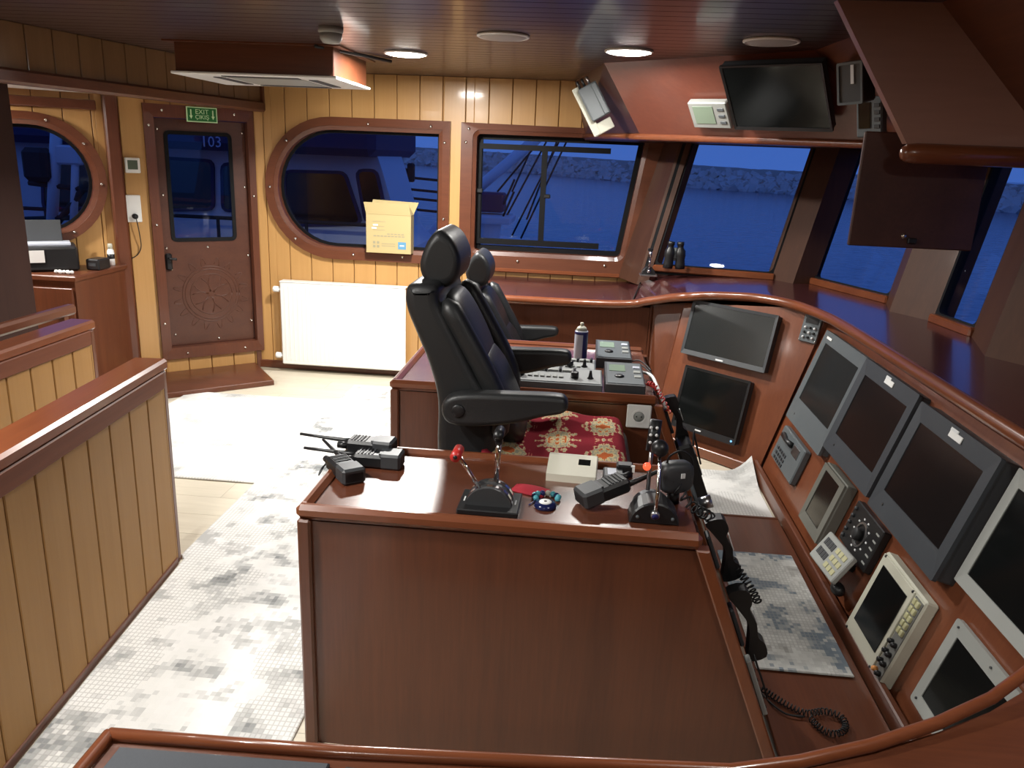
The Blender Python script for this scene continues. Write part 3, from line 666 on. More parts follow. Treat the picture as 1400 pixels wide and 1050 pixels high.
# radiator
t = thing('radiator', 'white panel radiator on the plank wall below the oval window', 'radiator', (-1.74, YF-.10, 0))
ux = [-.473+i*.0333 for i in range(29)]
mb = MB().box((0, 0, .375), (.956, .020, .635), bev=.008)
rfp = mb.build('front_panel', white, t)
for x in ux[1:-1]: MB().box((x, -.0115, .375), (.012, .004, .57), bev=.0015).build('ridge', white, rfp)
MB().box((0, .045, .375), (.90, .012, .56)).build('rear_panel', white, t)
MB().box((0, .028, .692), (.956, .085, .010), bev=.003).build('top_grille', white, t)
for z in (.12, .63):
    M = Matrix.Translation((-.478, .015, z)) @ Matrix.Rotation(R(-90), 4, 'Y')
    MB().lathe([(.012, 0), (.012, .012), (.022, .014), (.024, .05), (.017, .058)], 14, M).build('valve', white, t)
for x in (-.35, .35): MB().box((x, .060, .375), (.04, .045, .5)).build('bracket', white, t)

# rugs
def rug(name, label, x0, x1, y0, y1, mat, z=0., rot=0., th=.009, group=None):
    cx, cy = (x0+x1)/2, (y0+y1)/2
    t = MB().box((0, 0, th/2+.001), (x1-x0, y1-y0, th), bev=.004).build(name, mat, None, label=label, cat='rug', group=group); t.location = (cx, cy, z); t.rotation_euler.z = R(rot); return t
MB().prism([(-.74, .3), (-.74, 5.42), (-1.58, 5.42), (-1.572, 2.83), (-1.545, 2.80), (-1.325, .45)], .001, .010, bev=.003).build('runner_rug', rug_a, None, label='long grey and white mosaic runner on the floor beside the helm desk', cat='rug')
rug('floor_rug', 'pale mosaic rug on the floor in front of the carved door', -2.62, -1.575, 3.595, 5.02, rug_b, .001)
# foot board and mats in the aisle
t = thing('foot_board', 'raised wooden foot board on the floor between helm desk and screens', 'foot board', (.8375, 2.52, 0))
MB().box((0, 0, .022), (.365, 2.06, .040), bev=.004).build('board', mah['y'], t)
MB().box((0, 1.035, .024), (.365, .02, .044), bev=.004).build('nosing', mah['x'], t)
rug('foot_mat', 'grey and white mosaic mat lying on the wooden foot board', .672, .99, 2.335, 3.17, rug_c, .043, 0, .008)
mb = MB()
def m2(u, v):
    x = .66+.36*u; y = 3.60+.62*v
    zz = .004+.10*max(0, (u-.62)/.38)**2*max(0, (v-.55)/.45)**1.2
    return (x, y, zz)
mb.grid(m2, 14, 14); n0 = len(mb.v)
mb.grid(lambda u, v: (m2(1-u, v)[0], m2(1-u, v)[1], m2(1-u, v)[2]+.007), 14, 14)
o = mb.build('foot_mat', rug_b, None, label='pale mat with one corner curled up against the console base', cat='rug')
# ================================================================== BRIDGE CONSOLE
TAU = R(17); SV = Vector((math.sin(TAU), 0, math.cos(TAU))); P0 = Vector((1.06, 0, 0))
MP = frame(P0, (0, -1, 0), SV, Vector((0, -1, 0)).cross(SV))           # front instrument panel: x = -Y, y = up the slope, z = out
HF = Vector((.731, -.682, 0)).normalized(); TF = R(14)
VF = Vector((.682*math.sin(TF), .731*math.sin(TF), math.cos(TF))); VF = (VF-HF*VF.dot(HF)).normalized()
O3 = Vector((1.129, 4.25, .378)); MFc = frame(O3, HF, VF, HF.cross(VF))
con = thing('instrument_console', 'mahogany instrument console along the bow, its sloping panels full of dark screens', 'console', (1.06, 3., 0))
TC = Matrix.Translation((-1.06, -3, 0))
def slab(name, pts, mat, th=.02, par=None, T=None):
    pts = [Vector(p) for p in pts]; n = (pts[1]-pts[0]).cross(pts[2]-pts[0]).normalized()*th; k = len(pts)
    return MB().add([*pts, *[p-n for p in pts]], [tuple(range(k)), tuple(range(2*k-1, k-1, -1))]+[(i, k+i, k+(i+1) % k, (i+1) % k) for i in range(k)], False, T or TC).build(name, mat, par or con)
pw = wood('console_wood', (.205, .063, .025), (.14, .039, .0165), 'z', rough=.36, coat=.25, scale=9.)
def pp(y, s): return P0+SV*s+Vector((0, y, 0))
fb, ftp = pp(4.24, 0), pp(4.24, .965)
slab('front_panel', [pp(4.24, 0), pp(1.45, 0), pp(1.45, .965), pp(4.24, .965)], pw)
fR0 = O3-VF*.385; fR1 = O3+VF*.568
slab('corner_panel', [fR0, fb, ftp, fR1], pw)
fL0 = fR0-HF*.76; fL1 = O3+VF*.475-HF*.755
slab('screen_panel', [fL0, fR0, fR1, fL1], pw)
slab('infill_panel', [(.47, 5.0, 0), fL0, fL1, (.47, 5.0, .79)], mah['z'])
slab('seam_strip', [fR0+Vector((-.001, -.003, 0)), fR0+Vector((.001, -.004, 0)), fR1+Vector((.001, -.004, 0)), fR1+Vector((-.001, -.003, 0))], mattb, .004)
MB().box((1.045, 2.85, .045), (.025, 2.75, .085), TC, bev=.005).build('kick_board', mah['y'], con)
kb = frame((fR0+fL0)/2+Vector((-.012, -.012, .03)), HF, Z.cross(HF), Z)
MB().box((0, 0, 0), (.76, .02, .06), TC @ kb, bev=.004).build('kick_board', rail['x'], con)
t = thing('side_cabinet', 'mahogany cabinet under the shelf along the port windows', 'cabinet', (-.1, 5.4, 0)); T = Matrix.Translation((.1, -5.4, 0))
MB().box((-.15, 5.37, .385), (1.06, .70, .77), T).build('body', mah['z'], t)
MB().box((-.115, 5.005, .40), (1.15, .018, .74), T).build('front_panel', mah['z'], t)
MB().box((.468, 5.0, .40), (.012, .03, .76), T).build('corner_trim', mah['z'], t)

# worktop: shelf along the port wall rising into the bow dash
RP = [(-.70, 4.93, .80), (.10, 4.94, .80), (.345, 4.95, .81), (.42, 4.915, .835), (.493, 4.86, .86), (.57, 4.795, .888), (.648, 4.72, .91), (.77, 4.69, .928), (.887, 4.635, .94), (1.0, 4.57, .95), (1.096, 4.47, .955), (1.16, 4.38, .955), (1.204, 4.275, .955), (1.25, 4.05, .955), (1.268, 3.857, .955), (1.277, 3.4, .955), (1.277, 2.4, .955), (1.277, 1.95, .955), (1.25, 1.78, .94), (1.18, 1.64, .90), (1.09, 1.54, .85)]
BP = [(-.70, 5.77, .81), (.10, 5.77, .81), (.345, 5.74, .82), (.40, 5.60, .85), (.44, 5.50, .88), (.52, 5.46, .915), (.66, 5.42, .935), (.85, 5.385, .945), (1.0, 5.35, .95), (1.15, 5.32, .955), (1.28, 5.27, .955), (1.45, 5.19, .955), (1.52, 5.13, .955), (1.60, 4.9, .955), (1.72, 4.55, .955), (1.79, 3.9, .955), (1.80, 2.9, .955), (1.80, 2.3, .955), (1.80, 2.0, .955), (1.80, 1.8, .955), (1.80, 1.6, .955)]
t = thing('dash_worktop', 'dark polished worktop running along the windows with a rounded orange-brown rail', 'worktop', (1., 4.5, 0)); T = Matrix.Translation((-1., -4.5, 0))
n = len(RP); rp = [Vector(p) for p in RP]; bp = [Vector(p) for p in BP]
vs = [p for a, b in zip(rp, bp) for p in (a, b)]; vs2 = [p-Z*.03 for p in vs]
fs = [(2*i, 2*i+1, 2*i+3, 2*i+2)[::-1] for i in range(n-1)]; fs2 = [(2*n+2*i, 2*n+2*i+2, 2*n+2*i+3, 2*n+2*i+1)[::-1] for i in range(n-1)]
side = [(2*i, 2*i+2, 2*n+2*i+2, 2*n+2*i)[::-1] for i in range(n-1)]+[(2*i+1, 2*n+2*i+1, 2*n+2*i+3, 2*i+3)[::-1] for i in range(n-1)]+[(0, 2*n, 2*n+1, 1)[::-1], (2*n-2, 2*n-1, 4*n-1, 4*n-2)[::-1]]
MB().add(vs+vs2, fs+fs2+side, False, T).build('surface', dashw, t)
def smooth_path(pts, k=3):
    pts = [Vector(p) for p in pts]; out = []
    for i in range(len(pts)-1):
        a, b, c, d_ = pts[max(i-1, 0)], pts[i], pts[i+1], pts[min(i+2, len(pts)-1)]
        for j in range(k):
            s = j/k; out.append(.5*((2*b)+(c-a)*s+(2*a-5*b+4*c-d_)*s*s+(3*b-a-3*c+d_)*s**3))
    return out+[pts[-1]]
MB().tube([T @ (p+Vector((0, 0, -.012))) for p in smooth_path(RP)], .026, 12).build('edge_rail', rail['y'], t)
MB().tube([T @ Vector(p) for p in ((.345, 4.96, .812), (.40, 5.3, .845), (.43, 5.49, .875))], .004, 6).build('seam', mattb, t)

# ------------------------------------------------------------------ screens and instruments on the panels
def scr(name, label, M, cx, cy, wd, ht, th, bez, mat, smat, depth=.0, r=.006, cat='screen', logo=None, group=None, lip=.004):
    """flat display: casing, bezel frame and screen. bez = (left, right, bottom, top)"""
    t = thing(name, label, cat, M @ Matrix.Translation((cx, cy, 0)), group)
    o = rrect(-wd/2, wd/2, -ht/2, ht/2, r, 3); i = rrect(-wd/2+bez[0], wd/2-bez[1], -ht/2+bez[2], ht/2-bez[3], .003, 3)
    MB().prism(rrect(-wd/2+.004, wd/2-.004, -ht/2+.004, ht/2-.004, r, 3), .0, th-.012).build('casing', dgrey if mat in (grey, black, dgrey) else mat, t)
    MB().ring(o, i, th-.014, th, None, lip).build('bezel', mat, t)
    x0, x1, y0, y1 = -wd/2+bez[0]-.002, wd/2-bez[1]+.002, -ht/2+bez[2]-.002, ht/2-bez[3]+.002
    MB().box(((x0+x1)/2, (y0+y1)/2, th-.009), (x1-x0, y1-y0, .004)).build('screen', smat, t)
    return t
def pan(y, s): return -y, s
def pc(u, v, out=0.):
    q = MP.inverted() @ onpl(u, v, P0+MP.to_3x3() @ Vector((0, 0, out)), MP.to_3x3() @ Vector((0, 0, 1))); return q.x, q.y
def quad(cs, out):
    """centre and size, on the panel, of a device whose front face has these corners in the photograph"""
    q = [pc(*c, out) for c in cs]
    return (sum(a for a, _ in q)/4, sum(b for _, b in q)/4, (q[1][0]-q[0][0]+q[2][0]-q[3][0])/2, (q[0][1]-q[3][1]+q[1][1]-q[2][1])/2)
# three big grey displays
def big(cs, label, th, badge, bez=(.055, .055, .085, .065), mat=grey, sm=None):
    cx, cy, W, H = quad(cs, th)
    t = scr('marine_display', label, MP, cx, cy, W, H, th, bez, mat, sm or screen_d, r=.008)
    if badge: MB().box((.02, H/2-.03, th+.001), (.085, .022, .003)).build('badge', white, t); MB().box((.0, H/2-.015, th+.001), (.05, .010, .003)).build('badge', lettm, t)
    else: MB().box((-W/2+.09, H/2-.03, th+.001), (.075, .012, .002)).build('badge', white, t)
    MB().lathe([(.006, 0), (.006, .003)], 12, Matrix.Translation((-W/2+.10, -H/2+.045, th-.004))).build('button', black, t)
    return t
big([(1131, 451), (1183, 487), (1120, 626), (1074, 567)], 'lighter grey square marine display beside the corner panel', .045, False, (.055, .045, .12, .06), mgrey, screen_g)
big([(1185, 487), (1256, 541), (1183, 683), (1126, 608)], 'dark grey marine display between the lighter one and the thicker one', .05, True)
big([(1262, 545), (1365, 629), (1274, 800), (1186, 686)], 'large thick dark grey marine display with a white badge, next to the pale-framed screen', .07, True)
p_, q_ = pc(1395, 640, .035), pc(1303, 790, .035); H = p_[1]-q_[1]; W = .60
scr('chart_display', 'black screen in a broad pale grey frame at the end of the panel', MP, (p_[0]+q_[0])/2+W/2, (p_[1]+q_[1])/2, W, H, .035, (.035, .05, .04, .05), lgrey, screen, r=.004)
p_, r_, q_ = pc(1309, 843, .022), pc(1396, 958, .022), pc(1244, 954, .022); W = .43; H = p_[1]-q_[1]
t = scr('radar_display', 'pale grey framed screen below the broad pale screen, cloudy reflection on the glass', MP, (p_[0]+q_[0])/2+W/2, (p_[1]+q_[1])/2, W, H, .022, (.035, .05, .035, .045), lgrey, screen, r=.01)
for x, y in ((-.19, .135), (0, .135), (.19, .135), (-.19, -.135), (.0, -.135)): MB().lathe([(.004, .02), (.004, .024)], 8, Matrix.Translation((x, y*H/.31, 0))).build('screw', dgrey, t)
# ivory instrument with a key column along its lower edge
cx, cy, W, H = quad([(1210, 753), (1268, 824), (1197, 936), (1153, 856)], .05)
t = thing('echo_sounder', 'ivory instrument with a black screen, cream keys and black knobs, below the thick display', 'instrument', MP @ Matrix.Translation((cx, cy, 0)))
MB().box((0, 0, .022), (W, H, .044), bev=.006).build('casing', offwh, t)
MB().box((-.035, .0, .046), (W-.075, H-.02, .006), bev=.002).build('front_plate', offwh, t)
MB().box((-.03, .01, .0505), (.205, .225, .003)).build('screen', screen, t)
KX = W/2-.035
MB().box((KX, 0, .0455), (.055, H-.03, .004)).build('key_strip', plain('key_strip', (.16, .16, .15), .5), t); ks = t.children[-1]
for r_ in range(5):
    for c_ in range(2):
        MB().box((KX-.011+.022*c_, .135-.027*r_, .051), (.017, .020, .010), bev=.002).build('key', plain('cream_key', (.50, .48, .27), .5) if (r_, c_) == (0, 0) else bpy.data.materials['cream_key'], ks)
for r_ in range(4):
    for c_ in range(2):
        m = orange if (r_, c_) == (3, 0) else black
        MB().lathe([(.009, .046), (.009, .058), (.007, .064), (.002, .064)], 12, Matrix.Translation((KX-.013+.025*c_, -.02-.037*r_, 0))).build('knob', m, ks)
for x, y in ((-W/2+.02, .15), (KX-.05, .15), (-W/2+.02, -.15), (KX-.05, -.15)): MB().lathe([(.005, .046), (.005, .051)], 10, Matrix.Translation((x, y, 0))).build('screw', black, t)
# small keypad panel, navigator, dial unit, tilted key box
t = thing('intercom_panel', 'grey keypad intercom with a black handset, below the lighter grey display', 'intercom', MP @ Matrix.Translation((*quad([(1073, 580), (1100, 620), (1080, 660), (1053, 622)], .036)[:2], 0)))
MB().box((0, 0, .018), (.40, .185, .036), bev=.006).build('casing', mgrey, t)
MB().tube([(-.13, .055, .045), (-.05, .05, .052), (.03, .055, .045)], [.016, .011, .016], 10).build('handset', black, t)
MB().box((.10, .045, .038), (.10, .05, .006), bev=.002).build('display', steel, t)
for r_ in range(3):
    for c_ in range(5): MB().box((-.14+.035*c_, -.02-.026*r_, .038), (.022, .016, .006), bev=.001).build('key', dgrey, t)
t = thing('navigator', 'grey box navigator with a tall dark screen on the console panel', 'instrument', MP @ Matrix.Translation((*quad([(1132, 636), (1154, 662), (1112, 738), (1094, 708)], .055)[:2], 0)))
MB().box((0, 0, .025), (.28, .285, .05), bev=.006).build('casing', plain('olive_grey', (.14, .14, .12), .45), t)
MB().ring(rrect(-.135, .135, -.138, .138, .004, 2), rrect(-.10, .085, -.095, .115, .003, 2), .048, .058, None, .003).build('bezel', bpy.data.materials['olive_grey'], t)
MB().box((-.008, .01, .051), (.186, .212, .003)).build('screen', screen, t)
t = thing('dial_panel', 'black control panel with a round dial and tiny white markings', 'instrument', MP @ Matrix.Translation((*quad([(1170, 685), (1208, 728), (1183, 782), (1147, 734)], .032)[:2], 0)))
MB().box((0, .0, .016), (.285, .175, .032), bev=.004).build('casing', black, t)
MB().ring([(.05*math.cos(R(15*k)), .05*math.sin(R(15*k))) for k in range(24)], [(.041*math.cos(R(15*k)), .041*math.sin(R(15*k))) for k in range(24)], .031, .036).build('dial_ring', steel, t)
MB().lathe([(.026, .032), (.024, .055), (.02, .058)], 18).build('knob', mattb, t)
for k in range(10):
    a = R(36*k); MB().box((.066*math.cos(a), .060*math.sin(a), .033), (.010, .006, .003)).build('mark', lettm, t)
for k in range(5): MB().lathe([(.008, .032), (.007, .042)], 10, Matrix.Translation((-.115, .06-.03*k, 0))).build('push_button', dgrey, t)
for k in range(5): MB().box((.115, .06-.03*k, .033), (.028, .006, .003)).build('mark', lgrey, t)
t = thing('keypad_box', 'small pale keypad box standing out from the panel on a black bracket', 'keypad', MP @ Matrix.Translation((*pc(1138, 762, .09), .0)))
MB().box((0, -.01, .04), (.03, .03, .08)).build('bracket', black, t)
Mk = Matrix.Translation((0, 0, .09)) @ Matrix.Rotation(R(-18), 4, 'X') @ Matrix.Rotation(R(4), 4, 'Z')
MB().box((0, 0, 0), (.25, .125, .022), Mk, bev=.004).build('casing', lgrey, t)
for r_ in range(2):
    for c_ in range(4): MB().box((-.09+.024*c_, .028-.045*r_, .012), (.018, .030, .004), Mk, bev=.001).build('key', dgrey, t)
for r_ in range(3):
    for c_ in range(3): MB().box((.02+.034*c_, .034-.034*r_, .012), (.026, .022, .004), Mk, bev=.001).build('key', bpy.data.materials['cream_key'], t)
MB().ball((.06, -.09, .045), .032, 12, 8, (1.2, .8, .8)).build('swivel_knob', black, t)
# switch panel on the corner triangle
cn = (ftp-fR1).normalized(); cu = ((ftp+fR1)/2-(fb+fR0)/2).normalized(); cu = (cu-cn*cu.dot(cn)).normalized()
t = thing('switch_panel', 'small grey switch panel with a black display at the corner of the console', 'switch panel', frame((fR1*.48+ftp*.52)-cu*.10+cn.cross(cu)*.018, cn, cu, cn.cross(cu)))
MB().box((0, 0, .008), (.10, .145, .016), bev=.003).build('plate', mgrey, t)
MB().box((.0, .045, .017), (.07, .032, .004)).build('display', black, t)
for r_ in range(3):
    for c_ in range(3): MB().lathe([(.007, .016), (.006, .026)], 10, Matrix.Translation((-.026+.026*c_, .005-.026*r_, 0))).build('switch', black if (r_+c_) % 2 else lettm, t)
for x in (-.043, .043):
    for y in (-.063, .063): MB().lathe([(.004, .016), (.003, .019)], 8, Matrix.Translation((x, y, 0))).build('screw', brass, t)
# the two office monitors on the corner screen panel
t = scr('monitor', 'wide black monitor above the smaller squarer one on the corner panel', MFc, -.385, .340, .565, .325, .05, (.018, .018, .028, .018), dgrey, screen_g, r=.006)
MB().box((-.01, -.153, .051), (.05, .009, .002)).build('maker_mark', lettm, t)
t = scr('monitor', 'squarer black monitor with a blue power light, below the wide one', MFc, -.387, -.072, .445, .375, .05, (.016, .016, .036, .016), black, screen, r=.01)
MB().box((-.03, -.168, .051), (.04, .008, .002)).build('maker_mark', lettm, t)
MB().lathe([(.006, .049), (.006, .053)], 10, Matrix.Translation((.195, -.168, 0))).build('power_light', ledblue, t)

# ------------------------------------------------------------------ overhead: flat screen and small instruments
La, Lb, Ua = Lp[1], Lp[2], Up[1]
orr = (Lb-La).normalized(); ouu = (Ua-La); ouu = (ouu-orr*ouu.dot(orr)).normalized(); onn = orr.cross(ouu)
if onn.y > 0: onn = -onn
MO = frame(La, orr, ouu, onn)
def oc(u, v, out=0.):
    p = onpl(u, v, La+onn*out, onn); q = MO.inverted() @ p; return q.x, q.y
def over(name, label, cat, cs, th, out=.03):
    q = [oc(*c, out+th) for c in cs]; cx = sum(a for a, _ in q)/4; cy = sum(b for _, b in q)/4
    W = (abs(q[1][0]-q[0][0])+abs(q[2][0]-q[3][0]))/2; H = (abs(q[0][1]-q[3][1])+abs(q[1][1]-q[2][1]))/2
    return cx, cy, W, H
cx, cy, W, H = over('', '', '', [(985, 93), (1125, 84), (1137, 180), (1003, 178)], .05)
TVD = (cx, cy, W, H)
t = scr('wall_screen', 'large dark flat screen hanging on the sloping overhead panel', MO @ Matrix.Translation((0, 0, .03)), cx, cy, W, H, .05, (.012, .012, .016, .012), black, screen, r=.004)
MB().box((0, 0, -.014), (.2, .16, .03)).build('mount', black, t)
cx, cy, W, H = over('', '', '', [(938, 145), (990, 143), (997, 180), (945, 178)], .03)
t = thing('wall_display', 'white framed green LCD instrument beside the hanging flat screen', 'instrument', MO @ Matrix.Translation((cx, cy, 0)))
MB().box((0, 0, .02), (W, H, .04), bev=.006).build('casing', lgrey, t)
MB().box((-W*.12, .005, .041), (W*.52, H*.66, .004)).build('screen', lcd, t)
for k in range(3): MB().box((W*.33, H*(.25-.25*k), .042), (W*.16, H*.10, .005), bev=.001).build('key', mgrey, t)
# loudspeaker bracket in the far overhead corner
fa, fb2, fc = Lp[0], Lp[1], Up[1]
rr_ = (fb2-fa).normalized(); uu_ = (fc-fb2); uu_ = (uu_-rr_*uu_.dot(rr_)).normalized(); nn_ = rr_.cross(uu_)
if nn_.x > 0: nn_ = -nn_; 
def at_over(u, v): return onpl(u, v, fa+nn_*.05, nn_)
c = onpl(812, 148, (.05, 5.0, 0), Vector((.2, -1, 0)))
Mb = frame_n(c, Vector((.85, .1, .5)), Vector((-.62, .0, 1)))
t = thing('junction_box', 'pale grey electrical box on an ivory bracket in the overhead corner', 'electrical box', Mb)
MB().box((-.05, .0, .02), (.045, .30, .02), bev=.004).build('bracket', offwh, t)
MB().box((-.005, -.12, .02), (.13, .065, .018), bev=.004).build('bracket_foot', offwh, t)
MB().box((.01, .03, .055), (.115, .20, .05), bev=.006).build('box', mgrey, t)
MB().box((.045, .03, .084), (.03, .19, .010), bev=.003).build('rib', mgrey, t)
for k in range(3): MB().cyl((-.03+.03*k, .13, .055), (-.03+.03*k, .175, .055), .008, 10).build('cable_gland', steel if k == 2 else black, t)
# clock-like and handheld instruments right of the flat screen
a, b, c_, d_ = Lp[2], Lp[3], Up[3], Up[2]
r2_ = (b-a).normalized(); u2_ = (d_-a); u2_ = (u2_-r2_*u2_.dot(r2_)).normalized(); n2_ = r2_.cross(u2_)
if n2_.x > 0: n2_ = -n2_
c = onpl(1166, 113, a+n2_*.06, n2_); M2_ = frame(c, r2_, u2_, r2_.cross(u2_) if (r2_.cross(u2_)).x < 0 else -(r2_.cross(u2_)))
M2_ = frame_n(c, Vector((.62, -.70, .05)), Vector((-.30, 0, 1)))
t = thing('overhead_speaker', 'dark box loudspeaker with a pale edge on the overhead panel', 'speaker', M2_)
MB().box((0, 0, -.03), (.115, .17, .10), bev=.008).build('casing', black, t)
MB().ring(rrect(-.058, .058, -.085, .085, .008, 3), rrect(-.048, .048, -.075, .075, .006, 3), .018, .026).build('edge', mgrey, t)
MB().box((0, 0, .019), (.098, .152, .004)).build('grille', dgrey, t)
MB().box((.012, .035, .023), (.014, .075, .004)).build('badge', lettm, t)
MB().box((.02, .0, -.10), (.03, .06, .06)).build('bracket', black, t)
c = onpl(1190, 160, a+n2_*.06, n2_)
t = thing('overhead_phone', 'grey handheld instrument with a dark display below the box loudspeaker', 'instrument', frame_n(c, Vector((.62, -.70, .05)), Vector((-.30, 0, 1))))
MB().box((0, 0, -.01), (.12, .17, .045), bev=.006).build('casing', mgrey, t)
MB().box((-.02, .01, .014), (.055, .11, .004)).build('screen', screen, t)
for k in range(4): MB().box((.038, .05-.03*k, .014), (.026, .016, .005), bev=.001).build('key', dgrey, t)
MB().box((.045, -.105, -.005), (.028, .05, .02), bev=.003).build('cable_plug', offwh, t)
MB().box((0, .0, -.06), (.04, .06, .07)).build('bracket', black, t)
# flap hanging open below the overhead box
t = thing('cupboard_flap', 'dark wooden cupboard flap with a small lock hanging in front of the bow windows', 'cupboard door', (1.18, 3.0, 1.39))
MB().box((0, 0, .20), (.43, .02, .395), bev=.004).build('board', darkw, t)
MB().lathe([(.010, 0), (.010, .008), (.006, .012)], 12, Matrix.Translation((-.03, -.010, .045)) @ Matrix.Rotation(R(90), 4, 'X')).build('lock', brass, t)
MB().box((-.0, -.018, .03), (.03, .016, .02), bev=.003).build('catch', black, t)
# ================================================================== CHAIRS
def lprism(outline, y0, y1, rnd=.03, n=4, sc=None):
    """side outline (x,z), extruded in y with rounded shoulders"""
    mb = MB(); m = len(outline); layers = []
    cx = sum(p[0] for p in outline)/m; cz = sum(p[1] for p in outline)/m
    ys = [(y0, 1)]
    for k in range(n+1):
        a = math.pi/2*k/n; layers.append((y0+rnd*(1-math.sin(a)), rnd*(1-math.cos(a))))
    lay = [(y0+rnd*(1-math.cos(math.pi/2*k/n)), rnd*(1-math.sin(math.pi/2*k/n))) for k in range(n+1)]
    lay += [(y1-rnd*(1-math.cos(math.pi/2*k/n)), rnd*(1-math.sin(math.pi/2*k/n))) for k in range(n, -1, -1)]
    for y, ins in lay:
        o = outline if ins <= 1e-6 else (outset(outline, -ins) if sc is None else [(cx+(p[0]-cx)*(1-ins/sc), cz+(p[1]-cz)*(1-ins/sc)) for p in outline])
        mb.v += [(p[0], y, p[1]) for p in o]
    L = len(lay)
    mb.f += [(k*m+i, k*m+(i+1) % m, (k+1)*m+(i+1) % m, (k+1)*m+i)[::-1] for k in range(L-1) for i in range(m)]
    mb.f += [tuple(range(m)), tuple((L-1)*m+i for i in range(m))[::-1]]
    mb.sm += [True]*((L-1)*m)+[False, False]; return mb
def spline_loop(pts, k=4):
    out = []; m = len(pts)
    for i in range(m):
        a, b, c, d_ = [Vector(pts[(i+j) % m]) for j in (-1, 0, 1, 2)]
        for j in range(k):
            s = j/k; out.append(tuple(.5*((2*b)+(c-a)*s+(2*a-5*b+4*c-d_)*s*s+(3*b-a-3*c+d_)*s**3)))
    return out
def ccw(p):
    a = sum(p[i-1][0]*p[i][1]-p[i][0]*p[i-1][1] for i in range(len(p))); return p if a > 0 else p[::-1]
def make_chair(label, x, y, drop=0.):
    OX = -.15
    t = thing('helm_chair', label, 'chair', (x, y, 0), 'black leather helm chairs')
    D = -drop
    def L(p): return [(a-OX, b+D) for a, b in p]
    back = ccw(spline_loop(L([(-.427, .62), (-.442, .86), (-.473, .984), (-.512, 1.079), (-.546, 1.162), (-.552, 1.215), (-.535, 1.247), (-.47, 1.252), (-.443, 1.235), (-.437, 1.19), (-.391, 1.099), (-.315, .956), (-.262, .86), (-.245, .70), (-.27, .60)]), 4))
    lprism(back, -.25, .25, .035).build('backrest', leather, t)
    # cushions on the front of the backrest
    def cushion(z0, z1, w, bul, nm):
        fx = lambda z: (-.437+(1.19-z)*.51) if z > .956 else (-.315+(.956-z)*.45)
        mb = MB()
        def f(u, v):
            a = 2*math.pi*u; z = z0+(z1-z0)*(.5-.5*math.cos(math.pi*v)); rr = math.sin(math.pi*v)**.35
            yy = w*rr*math.copysign(abs(math.sin(a))**.55, math.sin(a)); dd = bul*rr*math.copysign(abs(math.cos(a))**.8, math.cos(a))
            return (fx(z)-OX+dd+.0, yy, z+D+.25*dd)
        mb.grid(f, 28, 14, True, True); mb.build(nm, leather, t)
    cushion(.93, 1.20, .17, .045, 'upper_cushion'); cushion(.68, 1.00, .18, .060, 'lumbar_cushion')
    for s in (-1, 1):
        mb = MB(); pts = [(-.435-OX+.01, s*.215, 1.20+D), (-.385-OX+.025, s*.215, 1.09+D), (-.31-OX+.03, s*.215, .95+D), (-.255-OX+.02, s*.215, .84+D), (-.24-OX, s*.215, .74+D)]
        mb.tube(smooth_path(pts, 3), [.012]+[.036]*11+[.02], 10); mb.build('side_bolster', leather, t)
    # headrest
    hd = ccw(spline_loop(L([(-.460, 1.413), (-.420, 1.387), (-.392, 1.33), (-.394, 1.275), (-.415, 1.238), (-.455, 1.222), (-.505, 1.238), (-.527, 1.29), (-.512, 1.352), (-.488, 1.395)]), 4))
    lprism(hd, -.145, .145, .03, 6, sc=.085).build('headrest', leather, t)
    for s in (-1, 1): MB().cyl((-.47-OX, s*.06, 1.20+D), (-.462-OX, s*.06, 1.30+D), .011, 10).build('headrest_post', black, t)
    # seat
    se = ccw(spline_loop(L([(-.30, .56), (-.29, .64), (-.20, .665), (0, .66), (.14, .665), (.215, .64), (.225, .585), (.17, .55), (-.05, .545)]), 4))
    lprism(se, -.245, .245, .04).build('seat', leather, t)
    # armrests
    arm = ccw(spline_loop(L([(-.41, .86), (-.395, .905), (-.33, .925), (-.18, .932), (-.05, .935), (-.015, .925), (-.008, .895), (-.03, .875), (-.085, .862), (-.17, .835), (-.30, .815), (-.385, .82)]), 3))
    for s in (-1, 1):
        a = lprism(arm, s*.31-.035, s*.31+.035, .018, 3).build('armrest', leather, t)
        M = Matrix.Translation((-.355-OX, s*.345, .868+D)) @ Matrix.Rotation(R(-90*s), 4, 'X')
        MB().lathe([(.022, 0), (.022, .003), (.018, .006), (.001, .006)], 20, M).build('pivot_cap', black, a)
        MB().box((-.32-OX, s*.262, .865+D), (.06, .05, .05)).build('arm_bracket', black, t)
    # pedestal
    MB().lathe([(.19, 0), (.19, .012), (.16, .03), (.06, .05), (.05, .06), (.05, max(.08, .54+D))], 24).build('pedestal', black, t)
    MB().box((-.03, 0, .545+D), (.36, .36, .03), bev=.008).build('seat_plate', mattb, t)
    return t
make_chair('black leather helm chair with a patterned kilim rug spread on its seat', -.15, 2.715)
make_chair('lower black leather helm chair beyond the centre desk, near the port windows', -.245, 4.45, .27)
